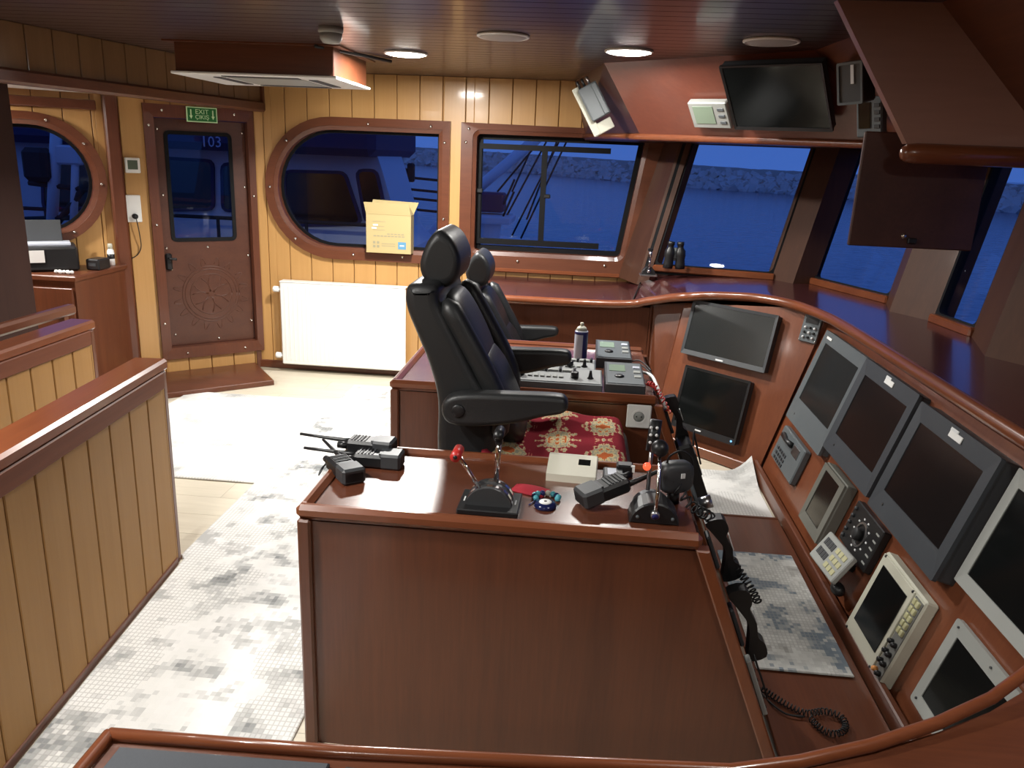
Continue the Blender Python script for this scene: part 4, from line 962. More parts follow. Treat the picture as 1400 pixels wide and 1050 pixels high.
# kilim on the seat
mb = MB(); nu, nv = 40, 36
def kf(u, v):
    x = -.285+.54*u; y = -.36+.68*v+2.715
    z = .684+.010*math.sin(9*u+3*v)*math.sin(math.pi*u)+.006*math.sin(17*u)
    if v < .20: q = (.20-v)/.20; z -= .075*q**1.6; z += .016*math.sin(13*u+1.)*q; y += .03*q*q
    if v > .9: z -= .04*(v-.9)/.1; 
    if u > .86: q = (u-.86)/.14; z -= .13*q**1.5; x -= .045*q*q
    if u < .05: z += .02
    return (x, y, z)
mb.grid(kf, nu, nv); ku = len(mb.v)
me = mb.mesh('kilim', kilim); uv = me.uv_layers.new(name='UVMap')
for lp in me.loops: i = lp.vertex_index; uv.data[lp.index].uv = (i % nu/(nu-1), i//nu/(nv-1))
o = link('kilim_rug', me, None, 'red and cream patterned kilim spread over the seat of the nearer chair', None, 'rug')
md = o.modifiers.new('thickness', 'SOLIDIFY'); md.thickness = .006; md.offset = 1

# ================================================================== SMALL THINGS ON THE HELM DESK (top at z = .732)
DT = .7325
def radio(label, M, kind=0):
    t = thing('walkie_talkie', label, 'walkie-talkie', M @ Matrix.Scale(1.18, 4), 'walkie-talkies on the helm desk')
    # lies on its back: local x = towards the antenna, y across, z up
    MB().box((0, 0, .019), (.125, .058, .036), bev=.007).build('body', black, t)
    MB().box((-.035, 0, .021), (.055, .060, .041), bev=.006).build('battery', dgrey, t)
    for k in range(5): MB().box((.012+.009*k, 0, .0375), (.004, .04, .003)).build('speaker_rib', mattb if k % 2 else dgrey, t)
    MB().box((-.022, 0, .0385), (.035, .040, .004), bev=.001).build('display', mgrey if kind else dgrey, t)
    MB().cyl((.06, .018, .02), (.085, .018, .02), .009, 12).build('knob', black, t)
    MB().tube([(.06, -.018, .02), (.085, -.018, .02), (.15, -.018, .023), (.205, -.018, .026)], [.008, .0065, .0045, .004], 8).build('antenna', black, t)
    return t
def flat(u, v, ang, z=DT, tilt=0.):
    p = onz(u, v, z+.018); p.z = z; return Matrix.Translation(p) @ Matrix.Rotation(R(ang), 4, 'Z') @ Matrix.Rotation(R(tilt), 4, 'Y')
radio('walkie-talkie with a shiny display lying nearest the throttle, antenna pointing up over the others', flat(472, 643, 128), 1)
radio('walkie-talkie with a ribbed speaker lying behind the shiny one', flat(518, 629, 179))
radio('walkie-talkie lying at the far rail of the desk, its back curved and ribbed', flat(508, 611, 176, DT+.0178))
mb = MB(); pts = [onz(u, v, DT+.006) for u, v in ((462, 628), (452, 625), (446, 632), (436, 650), (440, 640), (450, 634), (470, 638))]
mb.tube(smooth_path(pts, 4), .0022, 6); mb.build('wrist_strap', mattb, None, label='thin black wrist strap looped beside the walkie-talkies', cat='strap')

# throttle: black base plate, curved chrome saddle, two levers
pz = onz(668, 699, DT); t = thing('throttle', 'chrome twin-lever throttle with one red grip on a black plate', 'throttle', Matrix.Translation((pz.x, 1.972, DT)) @ Matrix.Rotation(R(-1), 4, 'Z'))
MB().box((0, 0, .008), (.165, .135, .016), bev=.003).build('base_plate', black, t)
dome = [(.062*math.cos(R(a)), .012+.055*math.sin(R(a))) for a in range(0, 181, 15)]
MB().prism(ccw([(p[0], p[1]) for p in dome]), -.036, .036, frame((0, .0, 0), (1, 0, 0), Z, (0, -1, 0))).build('saddle', dgrey, t)
for y in (-.018, .018): MB().prism(ccw([((.064)*math.cos(R(a)), .012+.057*math.sin(R(a))) for a in range(8, 173, 15)]+[(.0635*math.cos(R(a)), .012+.05*math.sin(R(a))) for a in range(172, 7, -15)][:0]), y-.007, y+.007, frame((0, 0, 0), (1, 0, 0), Z, (0, -1, 0))).build('saddle_band', chrome, t)
def lever(base, top, m, nm):
    b_, t_ = Vector(base), Vector(top); l = MB().tube([b_, b_*.5+t_*.5, t_], [.008, .0075, .0075], 8, sx=.7, sy=1.3); return l.build(nm, chrome, t)
lv1 = lever((-.026, -.018, .055), (-.088, -.018, .148), chrome, 'lever'); lv2 = lever((.012, .018, .06), (.016, .018, .19), chrome, 'lever')
MB().cyl((-.090, -.055, .156), (-.090, .008, .156), .014, 16).build('grip', red, lv1); MB().cyl((-.090, -.0565, .156), (-.090, -.055, .156), .006, 10).build('grip_end', black, lv1)
MB().cyl((.016, -.012, .205), (.016, .045, .205), .014, 16).build('grip', black, lv2); MB().box((.016, .017, .19), (.02, .024, .03), bev=.004).build('grip_socket', black, lv2)
for x in (-.07, .07): MB().box((x, 0, .0165), (.004, .028, .002)).build('mark', lettm, t)

# telephone-like ivory instrument
p = onz(782, 652, DT); t = thing('desk_instrument', 'ivory slope-fronted instrument with a dark display at the far rail of the helm desk', 'instrument', Matrix.Translation((p.x, 2.235, DT)) @ Matrix.Rotation(R(-3), 4, 'Z'))
MB().prism([(-.062, 0), (.06, 0), (.06, .045), (.03, .052), (-.062, .024)], -.074, .074, frame((0, 0, 0), (0, 1, 0), Z, (1, 0, 0)), bev=.003).build('casing', plain('bright_ivory', (.76, .74, .62), .45), t)
Ms = Matrix.Translation((.035, .0, .0395)) @ Matrix.Rotation(R(16.5), 4, 'X')
MB().box((0, .0, .001), (.055, .05, .003), Ms).build('display', dgrey, t); MB().box((.0, .003, .0025), (.036, .028, .002), Ms).build('display_glass', screen, t)
for k in range(2): MB().lathe([(.005, 0), (.005, .003)], 10, Ms @ Matrix.Translation((-.055, .012-.022*k, 0))).build('button', mgrey, t)
# red pouch
p = onz(724, 668, DT+.008); mb = MB()
mb.grid(lambda u, v: (.05*(u-.5)*2, .03*(v-.5)*2*(1+.25*(u-.5)), .003+.013*math.sin(math.pi*u)**.5*math.sin(math.pi*v)**.5), 12, 10)
mb.grid(lambda u, v: (.05*(.5-u)*2, .03*(v-.5)*2*(1+.25*(.5-u)), .001), 12, 10)
o = mb.build('cloth_pouch', redcl, None, label='small flat red cloth pouch beside the throttle', cat='pouch'); o.location = (p.x, p.y, DT); o.rotation_euler.z = R(-18)
# bead bracelet with evil eye
p = onz(746, 686, DT+.008); t = thing('bead_bracelet', 'beaded bracelet with turquoise beads and a navy eye amulet beside the red pouch', 'bracelet', (p.x, p.y+.01, DT))
MB().lathe([(.030, 0), (.031, .006), (.027, .014), (.001, .015)], 24, Matrix.Translation((.0, -.028, 0))).build('amulet', navy, t)
MB().lathe([(.018, .0145), (.016, .017), (.001, .0175)], 20, Matrix.Translation((0, -.026, 0))).build('amulet_eye', white, t)
MB().lathe([(.006, .017), (.001, .0185)], 12, Matrix.Translation((0, -.026, 0))).build('pupil', black, t)
for k in range(10):
    a = R(-20+26*k); MB().ball((.034*math.cos(a), .022+.024*math.sin(a), .009), .0085, 10, 7).build('bead', [turq, turq, navy, turq, offwh, canblue][k % 6], t)
MB().tube(smooth_path([(-.02, .03, .005), (-.035, -.01, .004), (-.045, -.03, .004)], 3), .002, 6).build('cord', canblue, t)

# thruster control: black half-round housings and chrome lever, handheld radios and mouse around it
p = onz(893, 712, DT); t = thing('thruster_control', 'black half-round thruster control with a chrome lever on the helm desk', 'control lever', (p.x, 1.985, DT))
def half(r, y0, y1, x0=0.): 
    return MB().prism(ccw([(x0+r*math.cos(R(a)), .0+r*.92*math.sin(R(a))) for a in range(0, 181, 12)]), y0, y1, frame((0, 0, 0), (1, 0, 0), Z, (0, -1, 0)), bev=.004)
half(.066, -.02, .052).build('housing', black, t); half(.052, -.075, -.02).build('rear_housing', dgrey, t)
half(.056, -.012, .028, .0).build('rim', mgrey, t)
MB().tube([(.0, -.056, .03), (.004, -.035, .09), (.006, .005, .150), (.006, .02, .165)], [.006, .0055, .005, .005], 10).build('lever', chrome, t); lv = t.children[-1]
MB().cyl((0, -.062, .028), (0, -.045, .034), .012, 14).build('hub', steel, t); MB().cyl((0, -.064, .0275), (0, -.062, .028), .009, 14).build('hub_cap', canblue, t)
MB().ball((.006, .03, .185), .024, 14, 10).build('knob', black, lv)
MB().tube([(-.012, .06, .05), (-.012, .07, .12), (-.010, .075, .18)], .006, 10).build('lever', steel, t)
MB().cyl((-.010, .075, .16), (-.004, .09, .245), .017, 14).build('hand_grip', black, t)
for k in range(6): MB().ball((-.018+.016*(k % 2), .058+.004*(k//2), .19+.02*(k//2)), .0045, 8, 6).build('stud', lettm, t)
MB().ball((-.022, .045, .125), .011, 10, 8).build('warning_lamp', ledred, t)
for x in (-.045, 0., .047): MB().lathe([(.005, 0), (.004, .004)], 10, Matrix.Translation((x, -.055 if x == 0 else -.053, .02)) @ Matrix.Rotation(R(90), 4, 'X')).build('screw', mgrey, t)
p = onz(848, 676, DT+.03); radio('walkie-talkie propped against the thruster control', Matrix.Translation((p.x-.045, p.y-.005, DT+.0205)) @ Matrix.Rotation(R(28), 4, 'Z') @ Matrix.Rotation(R(-14), 4, 'Y'))
p = onz(838, 657, DT); t = thing('charger', 'small grey battery charger with a pale label behind the propped walkie-talkie', 'charger', (p.x, p.y+.0, DT))
MB().box((0, 0, .014), (.06, .075, .028), bev=.004).build('casing', dgrey, t); MB().box((-.005, .0, .0285), (.026, .05, .002)).build('label_sticker', canwh, t)
MB().box((.035, .045, .02), (.05, .04, .04), bev=.005).build('plug', black, t); MB().box((.058, .03, .03), (.012, .008, .02)).build('pin', white, t)
p = onz(925, 668, DT+.02); t = thing('fist_microphone', 'round black speaker microphone standing beside the thruster lever', 'microphone', Matrix.Translation((.305, 2.09, DT+.078)) @ Matrix.Rotation(R(20), 4, 'Z'))
sq = lambda c: math.copysign(abs(c)**.55, c)
MB().grid(lambda u, v: (.050*sq(math.cos(2*math.pi*u))*max(.001, math.sin(math.pi*v))**.55, .028*sq(math.sin(2*math.pi*u))*max(.001, math.sin(math.pi*v))**.55, -.046*sq(math.cos(math.pi*v))), 24, 14, True, True).build('body', dgrey, t); MB().box((.008, -.0285, .012), (.012, .003, .014)).build('badge', lettm, t)
MB().tube([(0, 0, -.04), (0, .005, -.075)], [.016, .02], 12).build('stand', black, t)
MB().tube(smooth_path([(-.03, 0, .03), (-.025, 0, .06), (.01, 0, .075), (.045, .0, .05), (.055, 0, 0)], 4), .003, 6).build('cable', mattb, t)
# coiled cords
def coil(path, r, turns, wire, n=10):
    path = smooth_path(path, 6); out = []; N = turns*n
    L = [0]
    for a, b in zip(path[:-1], path[1:]): L.append(L[-1]+(b-a).length)
    for k in range(N+1):
        d_ = L[-1]*k/N; i = max(j for j in range(len(L)) if L[j] <= d_+1e-9); i = min(i, len(path)-2)
        f = (d_-L[i])/max(1e-6, L[i+1]-L[i]); p = path[i].lerp(path[i+1], f); tg = (path[i+1]-path[i]).normalized(); u_ = tg.cross(Z); u_ = u_.normalized() if u_.length > .1 else Vector((1, 0, 0)); w_ = tg.cross(u_); a = 2*math.pi*k/n
        out.append(p+u_*r*math.cos(a)+w_*r*math.sin(a))
    return MB().tube(out, wire, 5)
# things hung on the sloping right end of the two desks
SL = Vector((.4, 0, -1)).normalized(); SN = Vector((1, 0, .4)).normalized()
def on_end(y, s, x1=.352, out=0.):  # s metres down the slope from the desk edge
    return Vector((x1+.012, y, .735))+SL*s+SN*out
def end_frame(y, s, x1=.352, out=.0): return frame(on_end(y, s, x1, out), (0, 1, 0), SL*-1, Vector((0, 1, 0)).cross(SL*-1))
def handset(label, y, s, x1, ln=.20, tilt=0., name='handset', group=None, out=.012):
    t = thing(name, label, 'handset', end_frame(y, s, x1, out) @ Matrix.Rotation(R(tilt), 4, 'Z'), group)
    MB().box((0, 0, -.004), (.05, ln*.55, .014), bev=.004).build('cradle', dgrey, t)
    pr = ccw(spline_loop([(-ln/2, .0), (-ln/2, .05), (-ln*.32, .058), (-ln*.2, .045), (0, .052), (ln*.2, .045), (ln*.32, .058), (ln/2, .05), (ln/2, .0), (ln*.3, .012), (0, .03), (-ln*.3, .012)], 3))
    MB().prism(pr, -.024, .024, frame((0, 0, 0), (0, 1, 0), (0, 0, 1), (1, 0, 0)), bev=.006).build('grip', black, t)
    MB().box((.0, .01, .054), (.018, .05, .003)).build('label_sticker', lettm, t)
    return t
handset('black telephone handset hanging low on the sloping end of the helm desk', 2.02, .36, .352, .22)
handset('black handset with a grey cap hanging high on the sloping end of the helm desk', 2.10, .16, .352, .19)
handset('black handset hanging on the sloping end of the centre desk', 3.22, .14, .345, .20)
t = thing('radio_set', 'black wall radio with a belt-clip bracket on the sloping end of the centre desk', 'radio', end_frame(3.14, .34, .345, .006))
MB().box((0, 0, .03), (.13, .25, .065), bev=.012).build('casing', black, t); MB().box((0, .02, .064), (.08, .10, .006), bev=.002).build('front_plate', dgrey, t)
MB().tube(smooth_path([(-.03, .10, .065), (-.01, .15, .085), (.03, .12, .085), (.055, -.02, .075)], 4), .004, 6).build('cable', mattb, t)
t = thing('terminal_strip', 'grey terminal strip with screw holes low on the sloping end of the helm desk', 'terminal strip', end_frame(1.93, .50, .352, .002))
MB().box((0, 0, .008), (.035, .18, .016), bev=.003).build('strip', lgrey, t)
for k in range(6): MB().lathe([(.005, .0155), (.005, .018)], 8, Matrix.Translation((0, -.075+.03*k, 0))).build('screw', black, t)
t = thing('bracket_plate', 'grey metal bracket on the sloping end of the helm desk below the coiled cord', 'bracket', end_frame(2.24, .05, .352, .002))
MB().box((0, 0, .006), (.06, .13, .012), bev=.003).build('plate', mgrey, t); MB().cyl((0, -.03, .012), (0, -.03, .05), .02, 14).build('cap', steel, t)
coil([on_end(2.10, -.02, out=.03)+Vector((-.10, -.02, .05)), on_end(2.05, .0, out=.02)+Vector((-.03, 0, .0)), on_end(2.10, .06, out=.03), on_end(2.14, .12, out=.03)], .014, 12, .003).build('coiled_cord', mattb, None, label='black coiled cord falling from the round microphone over the desk end', cat='cord', group='coiled cords')
coil([on_end(2.10, .20, out=.05), on_end(2.06, .27, out=.075), on_end(2.0, .30, out=.085)], .011, 12, .0026).build('coiled_cord', mattb, None, label='black coiled cord over the mosaic foot mat, hanging from the capped handset', cat='cord', group='coiled cords')
g = [onz(u, v, .055) for u, v in ((1040, 940), (1062, 955), (1085, 968), (1105, 975), (1128, 972), (1150, 980), (1156, 995), (1145, 1003), (1125, 998), (1108, 982))]
coil(g, .009, 40, .0022, 8).build('coiled_cord', mattb, None, label='black coiled cord lying in a loop on the wooden foot board', cat='cord', group='coiled cords')
g = [on_end(1.95, .42, out=.03), on_end(1.95, .56, out=.03), *[onz(u, v, .05) for u, v in ((1042, 948), (1055, 962), (1075, 976), (1100, 980))]]
MB().tube(smooth_path(g, 4), .003, 6).build('cable', mattb, None, label='thin black cable running from the low handset down to the foot board', cat='cable')
a_, b_ = on_end(3.12, .0, .345, .012), on_end(3.16, .09, .345, .02)
coil([a_+Vector((-.05, .12, .02)), a_+Vector((-.02, .05, .02)), b_], .009, 10, .003).build('coiled_cord', red, None, label='red coiled cord at the end of the centre desk', cat='cord')
MB().tube(smooth_path([Vector((.30, 3.42, .76)), Vector((.34, 3.35, .765)), Vector((.355, 3.22, .755)), a_+SL*.06+Vector((0, .03, .0))], 5), .007, 8).build('cable', white, None, label='white cable running over the edge of the centre desk', cat='cable')
for k, (y, dx) in enumerate(((3.52, .0), (3.60, .02))):
    MB().tube(smooth_path([(.27, y, .76), (.30, y-.03, .775), (.33, y-.07, .765), (.35, y-.13, .755)], 4), .0035, 6).build('cable', mattb, None, label=['thin black cable leaving the box at the rail of the centre desk', 'thin black cable behind the far control box on the centre desk'][k], cat='cable', group='cables on the centre desk')

# ================================================================== CENTRE DESK GEAR (top z = .732)
def mixer(label, x0, x1, y0, y1):
    t = thing('camera_controller', label, 'controller', ((x0+x1)/2, (y0+y1)/2, DT)); W, D = x1-x0, y1-y0
    MB().prism([(-D/2, 0), (D/2, 0), (D/2, .055), (-D/2, .035)], -W/2, W/2, frame((0, 0, 0), (0, 1, 0), Z, (1, 0, 0)), bev=.003).build('casing', mgrey, t)
    Ms = Matrix.Translation((0, 0, .0455)) @ Matrix.Rotation(math.atan(.02/D), 4, 'X')
    MB().box((0, 0, .001), (W-.015, D-.02, .003), Ms).build('face_plate', plain('silver_face', (.34, .35, .35), .35) if 'silver_face' not in bpy.data.materials else bpy.data.materials['silver_face'], t)
    MB().lathe([(.018, 0), (.016, .022), (.012, .024)], 16, Ms @ Matrix.Translation((-W/2+.045, -.02, .002))).build('knob', black, t)
    MB().lathe([(.017, 0), (.016, .024), (.012, .026)], 16, Ms @ Matrix.Translation((W/2-.115, -.02, .002))).build('knob', black, t)
    MB().lathe([(.015, 0), (.009, .006), (.005, .03), (.005, .034)], 14, Ms @ Matrix.Translation((W/2-.05, -.02, .002))).build('joystick', black, t)
    for k in range(6): MB().box((-W/2+.085+.026*k, -.025, .005), (.018, .022, .006), Ms, bev=.001).build('button', lgrey, t)
    for k in range(4): MB().box((-W/2+.06+.06*k, .045, .006), (.042, .024, .008), Ms, bev=.002).build('key', lgrey, t)
    for k in range(5): MB().box((-W/2+.03+.06*k, .045, .009), (.012, .028, .014), Ms, bev=.003).build('lever_switch', black, t)
    return t
mixer('grey camera control panel with knobs and keys at the rail of the centre desk', -.262, .125, 3.125, 3.30)
mixer('grey camera control panel behind the other one, near the spray can', -.19, .10, 3.325, 3.48)
def gbox(label, x0, x1, y0, y1, h):
    t = thing('control_box', label, 'control box', ((x0+x1)/2, (y0+y1)/2, DT)); W, D = x1-x0, y1-y0
    MB().prism([(-D/2, 0), (D/2, 0), (D/2, h+.02), (-D/2, h)], -W/2, W/2, frame((0, 0, 0), (0, 1, 0), Z, (1, 0, 0)), bev=.004).build('casing', dgrey, t)
    Ms = Matrix.Translation((0, 0, h+.010)) @ Matrix.Rotation(math.atan(.02/D), 4, 'X')
    MB().box((0, 0, .001), (W-.016, D-.03, .003), Ms).build('face_plate', mgrey, t)
    MB().box((-W*.18, D*.2, .003), (W*.42, D*.28, .003), Ms).build('display', lcd, t)
    MB().lathe([(.020, .002), (.020, .006), (.012, .010), (.001, .010)], 18, Ms @ Matrix.Translation((-W*.14, -D*.16, 0))).build('dial', black, t)
    for k in range(3): MB().box((W*.33, D*(.25-.2*k), .004), (W*.18, D*.09, .005), Ms, bev=.001).build('key', canwh if k == 0 else lgrey, t)
    return t
gbox('dark grey control box with a dial at the rail of the centre desk', .138, .300, 3.12, 3.42, .045)
gbox('dark grey control box with a dial at the far edge of the centre desk', .105, .27, 3.56, 3.86, .045)
# spray can
t = thing('spray_can', 'blue and white spray can with a cream nozzle on the centre desk', 'spray can', (.03, 3.63, DT))
MB().lathe([(.030, 0), (.031, .004), (.031, .15), (.029, .155)], 24).build('body', canwh, t)
mb = MB(); mb.grid(lambda u, v: (.0315*math.cos(R(-75+120*u)), .0315*math.sin(R(-75+120*u)), .004+.145*v), 16, 2); mb.build('label_band', canblue, t)
MB().lathe([(.0314, .138), (.0314, .150)], 24).build('dark_band', canblue, t)
MB().lathe([(.028, .155), (.020, .170), (.010, .176)], 20).build('shoulder', offwh, t); MB().lathe([(.008, .176), (.008, .19), (.006, .192)], 14).build('nozzle', cream, t)

# ================================================================== DASH: binoculars and bow thruster lever
p = onz(905, 377, .905); p = Vector((.50, 5.20, 0)); p = onpl(886, 377, (.0, 5.33, 0), Vector((0, 1, 0)))
t = thing('throttle', 'small chrome single-lever control on a black base beside the binoculars', 'throttle', Matrix.Translation((p.x, 5.33, p.z)))
MB().box((0, 0, .006), (.115, .09, .012), bev=.003).build('base_plate', steel, t)
MB().prism(ccw([(.045*math.cos(R(a)), .01+.052*math.sin(R(a))) for a in range(0, 181, 15)]), -.025, .025, frame((0, 0, 0), (1, 0, 0), Z, (0, -1, 0)), bev=.003).build('housing', black, t)
MB().cyl((.0, -.03, .03), (.002, -.02, .13), .005, 10).build('lever', chrome, t); MB().cyl((.002, -.02, .125), (.002, -.02, .165), .010, 12).build('lever_grip', steel, t); MB().box((.0, -.02, .175), (.035, .02, .018), bev=.005).build('grip', black, t)
MB().ball((0, -.03, .035), .014, 12, 8).build('hub', chrome, t)
p = onpl(921, 367, (.0, 5.25, 0), Vector((0, 1, 0)))
t = thing('binoculars', 'black binoculars standing on the dash in front of the bow window', 'binoculars', Matrix.Translation((p.x, 5.25, p.z)))
for s in (-1, 1):
    MB().lathe([(.031, 0), (.032, .03), (.029, .06), (.034, .085), (.033, .115), (.020, .135), (.020, .150), (.023, .152), (.023, .172), (.018, .174)], 20, Matrix.Translation((.040*s, 0, 0)) @ Matrix.Rotation(R(-3.5*s), 4, 'Y')).build('barrel', black, t)
MB().box((0, 0, .085), (.05, .03, .05), bev=.008).build('bridge', dgrey, t); MB().cyl((0, 0, .05), (0, 0, .135), .011, 14).build('focus_wheel', mgrey, t)

# ================================================================== CARDBOARD BOX on the window frame
t = thing('cardboard_box', 'open cardboard box with blue print standing in the oval window', 'box', (-1.39, YF-.055, .942))
W, D, H = .325, .10, .275
for nm, c, s in (('front_wall', (0, -D/2, H/2), (W, .004, H)), ('back_wall', (0, D/2, H/2), (W, .004, H)), ('side_wall', (-W/2, 0, H/2), (.004, D, H)), ('side_wall', (W/2, 0, H/2), (.004, D, H)), ('bottom', (0, 0, .002), (W, D, .004))): MB().box(c, s).build(nm, card, t)
MB().prism([(-W/2, 0), (W/2, 0), (W/2+.035, .088), (-W/2+.02, .098)], 0, .004, Matrix.Translation((0, D/2, H)) @ Matrix.Rotation(R(80), 4, 'X')).build('flap', card, t)
MB().prism([(-W/2, 0), (W/2, 0), (W/2-.01, .085), (-W/2-.015, .085)], 0, .004, Matrix.Translation((0, -D/2, H)) @ Matrix.Rotation(R(98), 4, 'X')).build('flap', card, t)
for s in (-1, 1): MB().prism([(-D/2, 0), (D/2, 0), (D/2-.01, .09), (-D/2+.01, .09)], 0, .004, Matrix.Translation((s*W/2, 0, H)) @ Matrix.Rotation(R(90), 4, 'Z') @ Matrix.Rotation(R(90+32*s*-1), 4, 'X')).build('flap', card, t)
fx = frame((0, -D/2-.0025, 0), (1, 0, 0), Z, (0, -1, 0))
MB().box((.10, .058, 0), (.058, .052, .001), fx).build('blue_print', blue, t); MB().box((.10, .058, .001), (.032, .010, .001), fx).build('print_mark', canwh, t)
for x, z in ((-.095, .20), (-.105, .178)): MB().box((x, z, 0), (.036, .011, .001), fx).build('sticker', white, t)
for z, x0, x1 in ((.225, -.12, -.02), (.19, -.11, -.03), (.165, -.115, -.025)): MB().box(((x0+x1)/2, z, 0), (x1-x0, .003, .0008), fx).build('print_line', dimlet, t)
for txt, x, z in (('FISH FINDER', .055, .140), ('MARINE DISPLAY UNIT', .01, .122)): pass
for k in range(9): MB().box((-.10+.026*k, .122, 0), (.020, .008, .0008), fx).build('print_line', dimlet, t)
for k in range(5): MB().box((.0+.026*k, .138, 0), (.019, .007, .0008), fx).build('print_line', dimlet, t)
for k in range(2):
    for j in range(2): MB().box((-.105+.028*k, .075-.028*j, 0), (.018, .018, .0008), fx).build('print_mark', dimlet, t)
for j in range(2): MB().box((.0, .068-.016*j, 0), (.10, .004, .0008), fx).build('print_line', dimlet, t)

# ================================================================== SMALL THINGS ON THE DIAGONAL WALL
t = thing('exit_sign', 'green EXIT sign with two arrows hanging above the carved door', 'sign', MD @ Matrix.Translation((-.345, 1.845, .055)))
MB().box((0, 0, 0), (.205, .10, .006), bev=.001).build('border', signw, t); MB().box((0, 0, .0035), (.190, .086, .002)).build('plate', green, t)
write('EXIT', .044, signw, t, (0, .018, .0055)); write('ÇIKIŞ', .038, signw, t, (0, -.017, .0055))
for s in (-1, 1):
    MB().box((.073*s, .012, .0048), (.008, .04, .0012)).build('arrow', signw, t); MB().prism([(-.011, 0), (0, -.022), (.011, 0)], .0042, .0054, Matrix.Translation((.073*s, -.008, 0))).build('arrow', signw, t)
t = thing('thermostat', 'square white thermostat with a grey display on the plank wall beside the door', 'thermostat', MD @ Matrix.Translation((-.81, 1.495, .015)))
MB().box((0, 0, .011), (.095, .10, .022), bev=.005).build('casing', white, t); MB().box((0, .004, .0225), (.062, .060, .002)).build('display', plain('thermostat_lcd', (.10, .13, .09), .3), t)
t = thing('wall_socket', 'tall white double socket with a black plug on the plank wall below the thermostat', 'socket', MD @ Matrix.Translation((-.825, 1.21, .015)))
MB().box((0, 0, .006), (.095, .18, .012), bev=.004).build('plate', white, t); MB().cyl((0, -.05, .012), (0, -.05, .045), .018, 14).build('plug', black, t)
MB().tube(smooth_path([(0, -.05, .045), (.008, -.10, .05), (.02, -.2, .035), (.022, -.26, .02), (.0, -.31, .012), (-.04, -.335, .008)], 5), .0035, 6).build('flex', mattb, t)
# printer, bottle, keys, box on the cabinet
t = thing('printer', 'black inkjet printer with a raised paper tray on the alcove cabinet', 'printer', Matrix.Translation((-3.40, 4.755, .847)) @ Matrix.Rotation(R(36), 4, 'Z'))
MB().box((0, 0, .075), (.40, .28, .15), bev=.012).build('casing', black, t)
MB().prism([(-.20, -.02), (.17, -.02), (.17, .13), (-.20, .13)], .15, .165, bev=.004).build('lid', canwh, t)
MB().box((0, 0, .075), (.26, .010, .15), Matrix.Translation((.0, .085, .15)) @ Matrix.Rotation(R(-10), 4, 'X'), bev=.003).build('paper_tray', dgrey, t)
MB().box((-.05, -.1415, .095), (.13, .003, .075)).build('label_sticker', white, t); MB().box((0, -.1415, .02), (.28, .004, .012)).build('paper_slot', mattb, t)
t = thing('bottle', 'small white bottle with a dark label on the alcove cabinet', 'bottle', (-3.12, 5.05, .847))
MB().lathe([(.022, 0), (.023, .08), (.020, .10), (.012, .112)], 18).build('body', white, t); MB().lathe([(.015, .11), (.015, .14), (.012, .144)], 16).build('cap', offwh, t)
MB().lathe([(.0236, .045), (.0236, .075)], 18).build('label_band', black, t)
t = thing('small_case', 'flat black case beside the printer on the alcove cabinet', 'case', (-3.10, 4.87, .847))
MB().box((0, 0, .035), (.09, .13, .07), bev=.008).build('body', black, t); MB().box((0, -.066, .035), (.05, .003, .02)).build('latch', dgrey, t)
mb = MB()
for k in range(7): mb.ball((-.05+.017*k, .012*math.sin(k*2.1), .011), .012, 8, 6)
o = mb.build('shell_string', white, None, label='short string of white shells at the edge of the alcove cabinet', cat='shells'); o.location = (-3.17, 4.62, .847)
# ================================================================== OUTSIDE: water, breakwater, the neighbouring vessel
SEA = -5.3
def water_mat():
    m, n, b = new_mat('water'); b.inputs['Base Color'].default_value = (.012, .035, .12, 1); b.inputs['Roughness'].default_value = .14
    t = n.nodes.new('ShaderNodeTexCoord'); x = n.nodes.new('ShaderNodeTexNoise'); x.inputs['Scale'].default_value = .7; x.inputs['Detail'].default_value = 4; n.links.new(t.outputs['Object'], x.inputs['Vector'])
    bp = n.nodes.new('ShaderNodeBump'); bp.inputs['Strength'].default_value = .35; bp.inputs['Distance'].default_value = .3; n.links.new(x.outputs[0], bp.inputs['Height']); n.links.new(bp.outputs[0], b.inputs['Normal']); return m
mb = MB().add([(-900, -300, 0), (900, -300, 0), (900, 1500, 0), (-900, 1500, 0)], [(0, 1, 2, 3)])
o = mb.build('harbour_water', water_mat(), None, kind='structure', label='calm dark blue harbour water outside the windows'); o.location.z = SEA
# breakwater: mound with boulders
stone = plain('breakwater_stone', (.55, .42, .33), .9, bump=.5, bscale=.4)
stone2 = plain('breakwater_boulder', (.85, .70, .60), .9)
foot = [onz(u, v, SEA) for u, v in ((380, 214), (480, 219), (600, 228), (720, 237), (850, 248), (960, 258), (1080, 266), (1200, 277), (1300, 285), (1400, 292), (1550, 306))]
mb = MB(); Tn = []
for i, p in enumerate(foot):
    q = (foot[min(i+1, len(foot)-1)]-foot[max(i-1, 0)]).normalized(); n_ = Vector((-q.y, q.x, 0)); n_ = n_ if n_.dot(p) > 0 else -n_; Tn.append(n_)
def bw(u, v):
    f = u*(len(foot)-1); i = min(int(f), len(foot)-2); w_ = f-i; p = foot[i].lerp(foot[i+1], w_); n_ = Tn[i].lerp(Tn[i+1], w_).normalized(); d_ = p.xy.length
    H = 3.0+d_*.0145; run = 6+d_*.02
    z = min(1, v*1.6)*H; x = v*run*2.2
    j = random.uniform(-1, 1)*(.28 if .02 < v < .95 else .05)
    return tuple(p+n_*x+Vector((0, 0, z+j-.4)))
mb.grid(bw, 260, 9, False); br = mb.build('breakwater', stone, None, kind='structure', label='grey stone breakwater across the harbour water')
mb = MB()
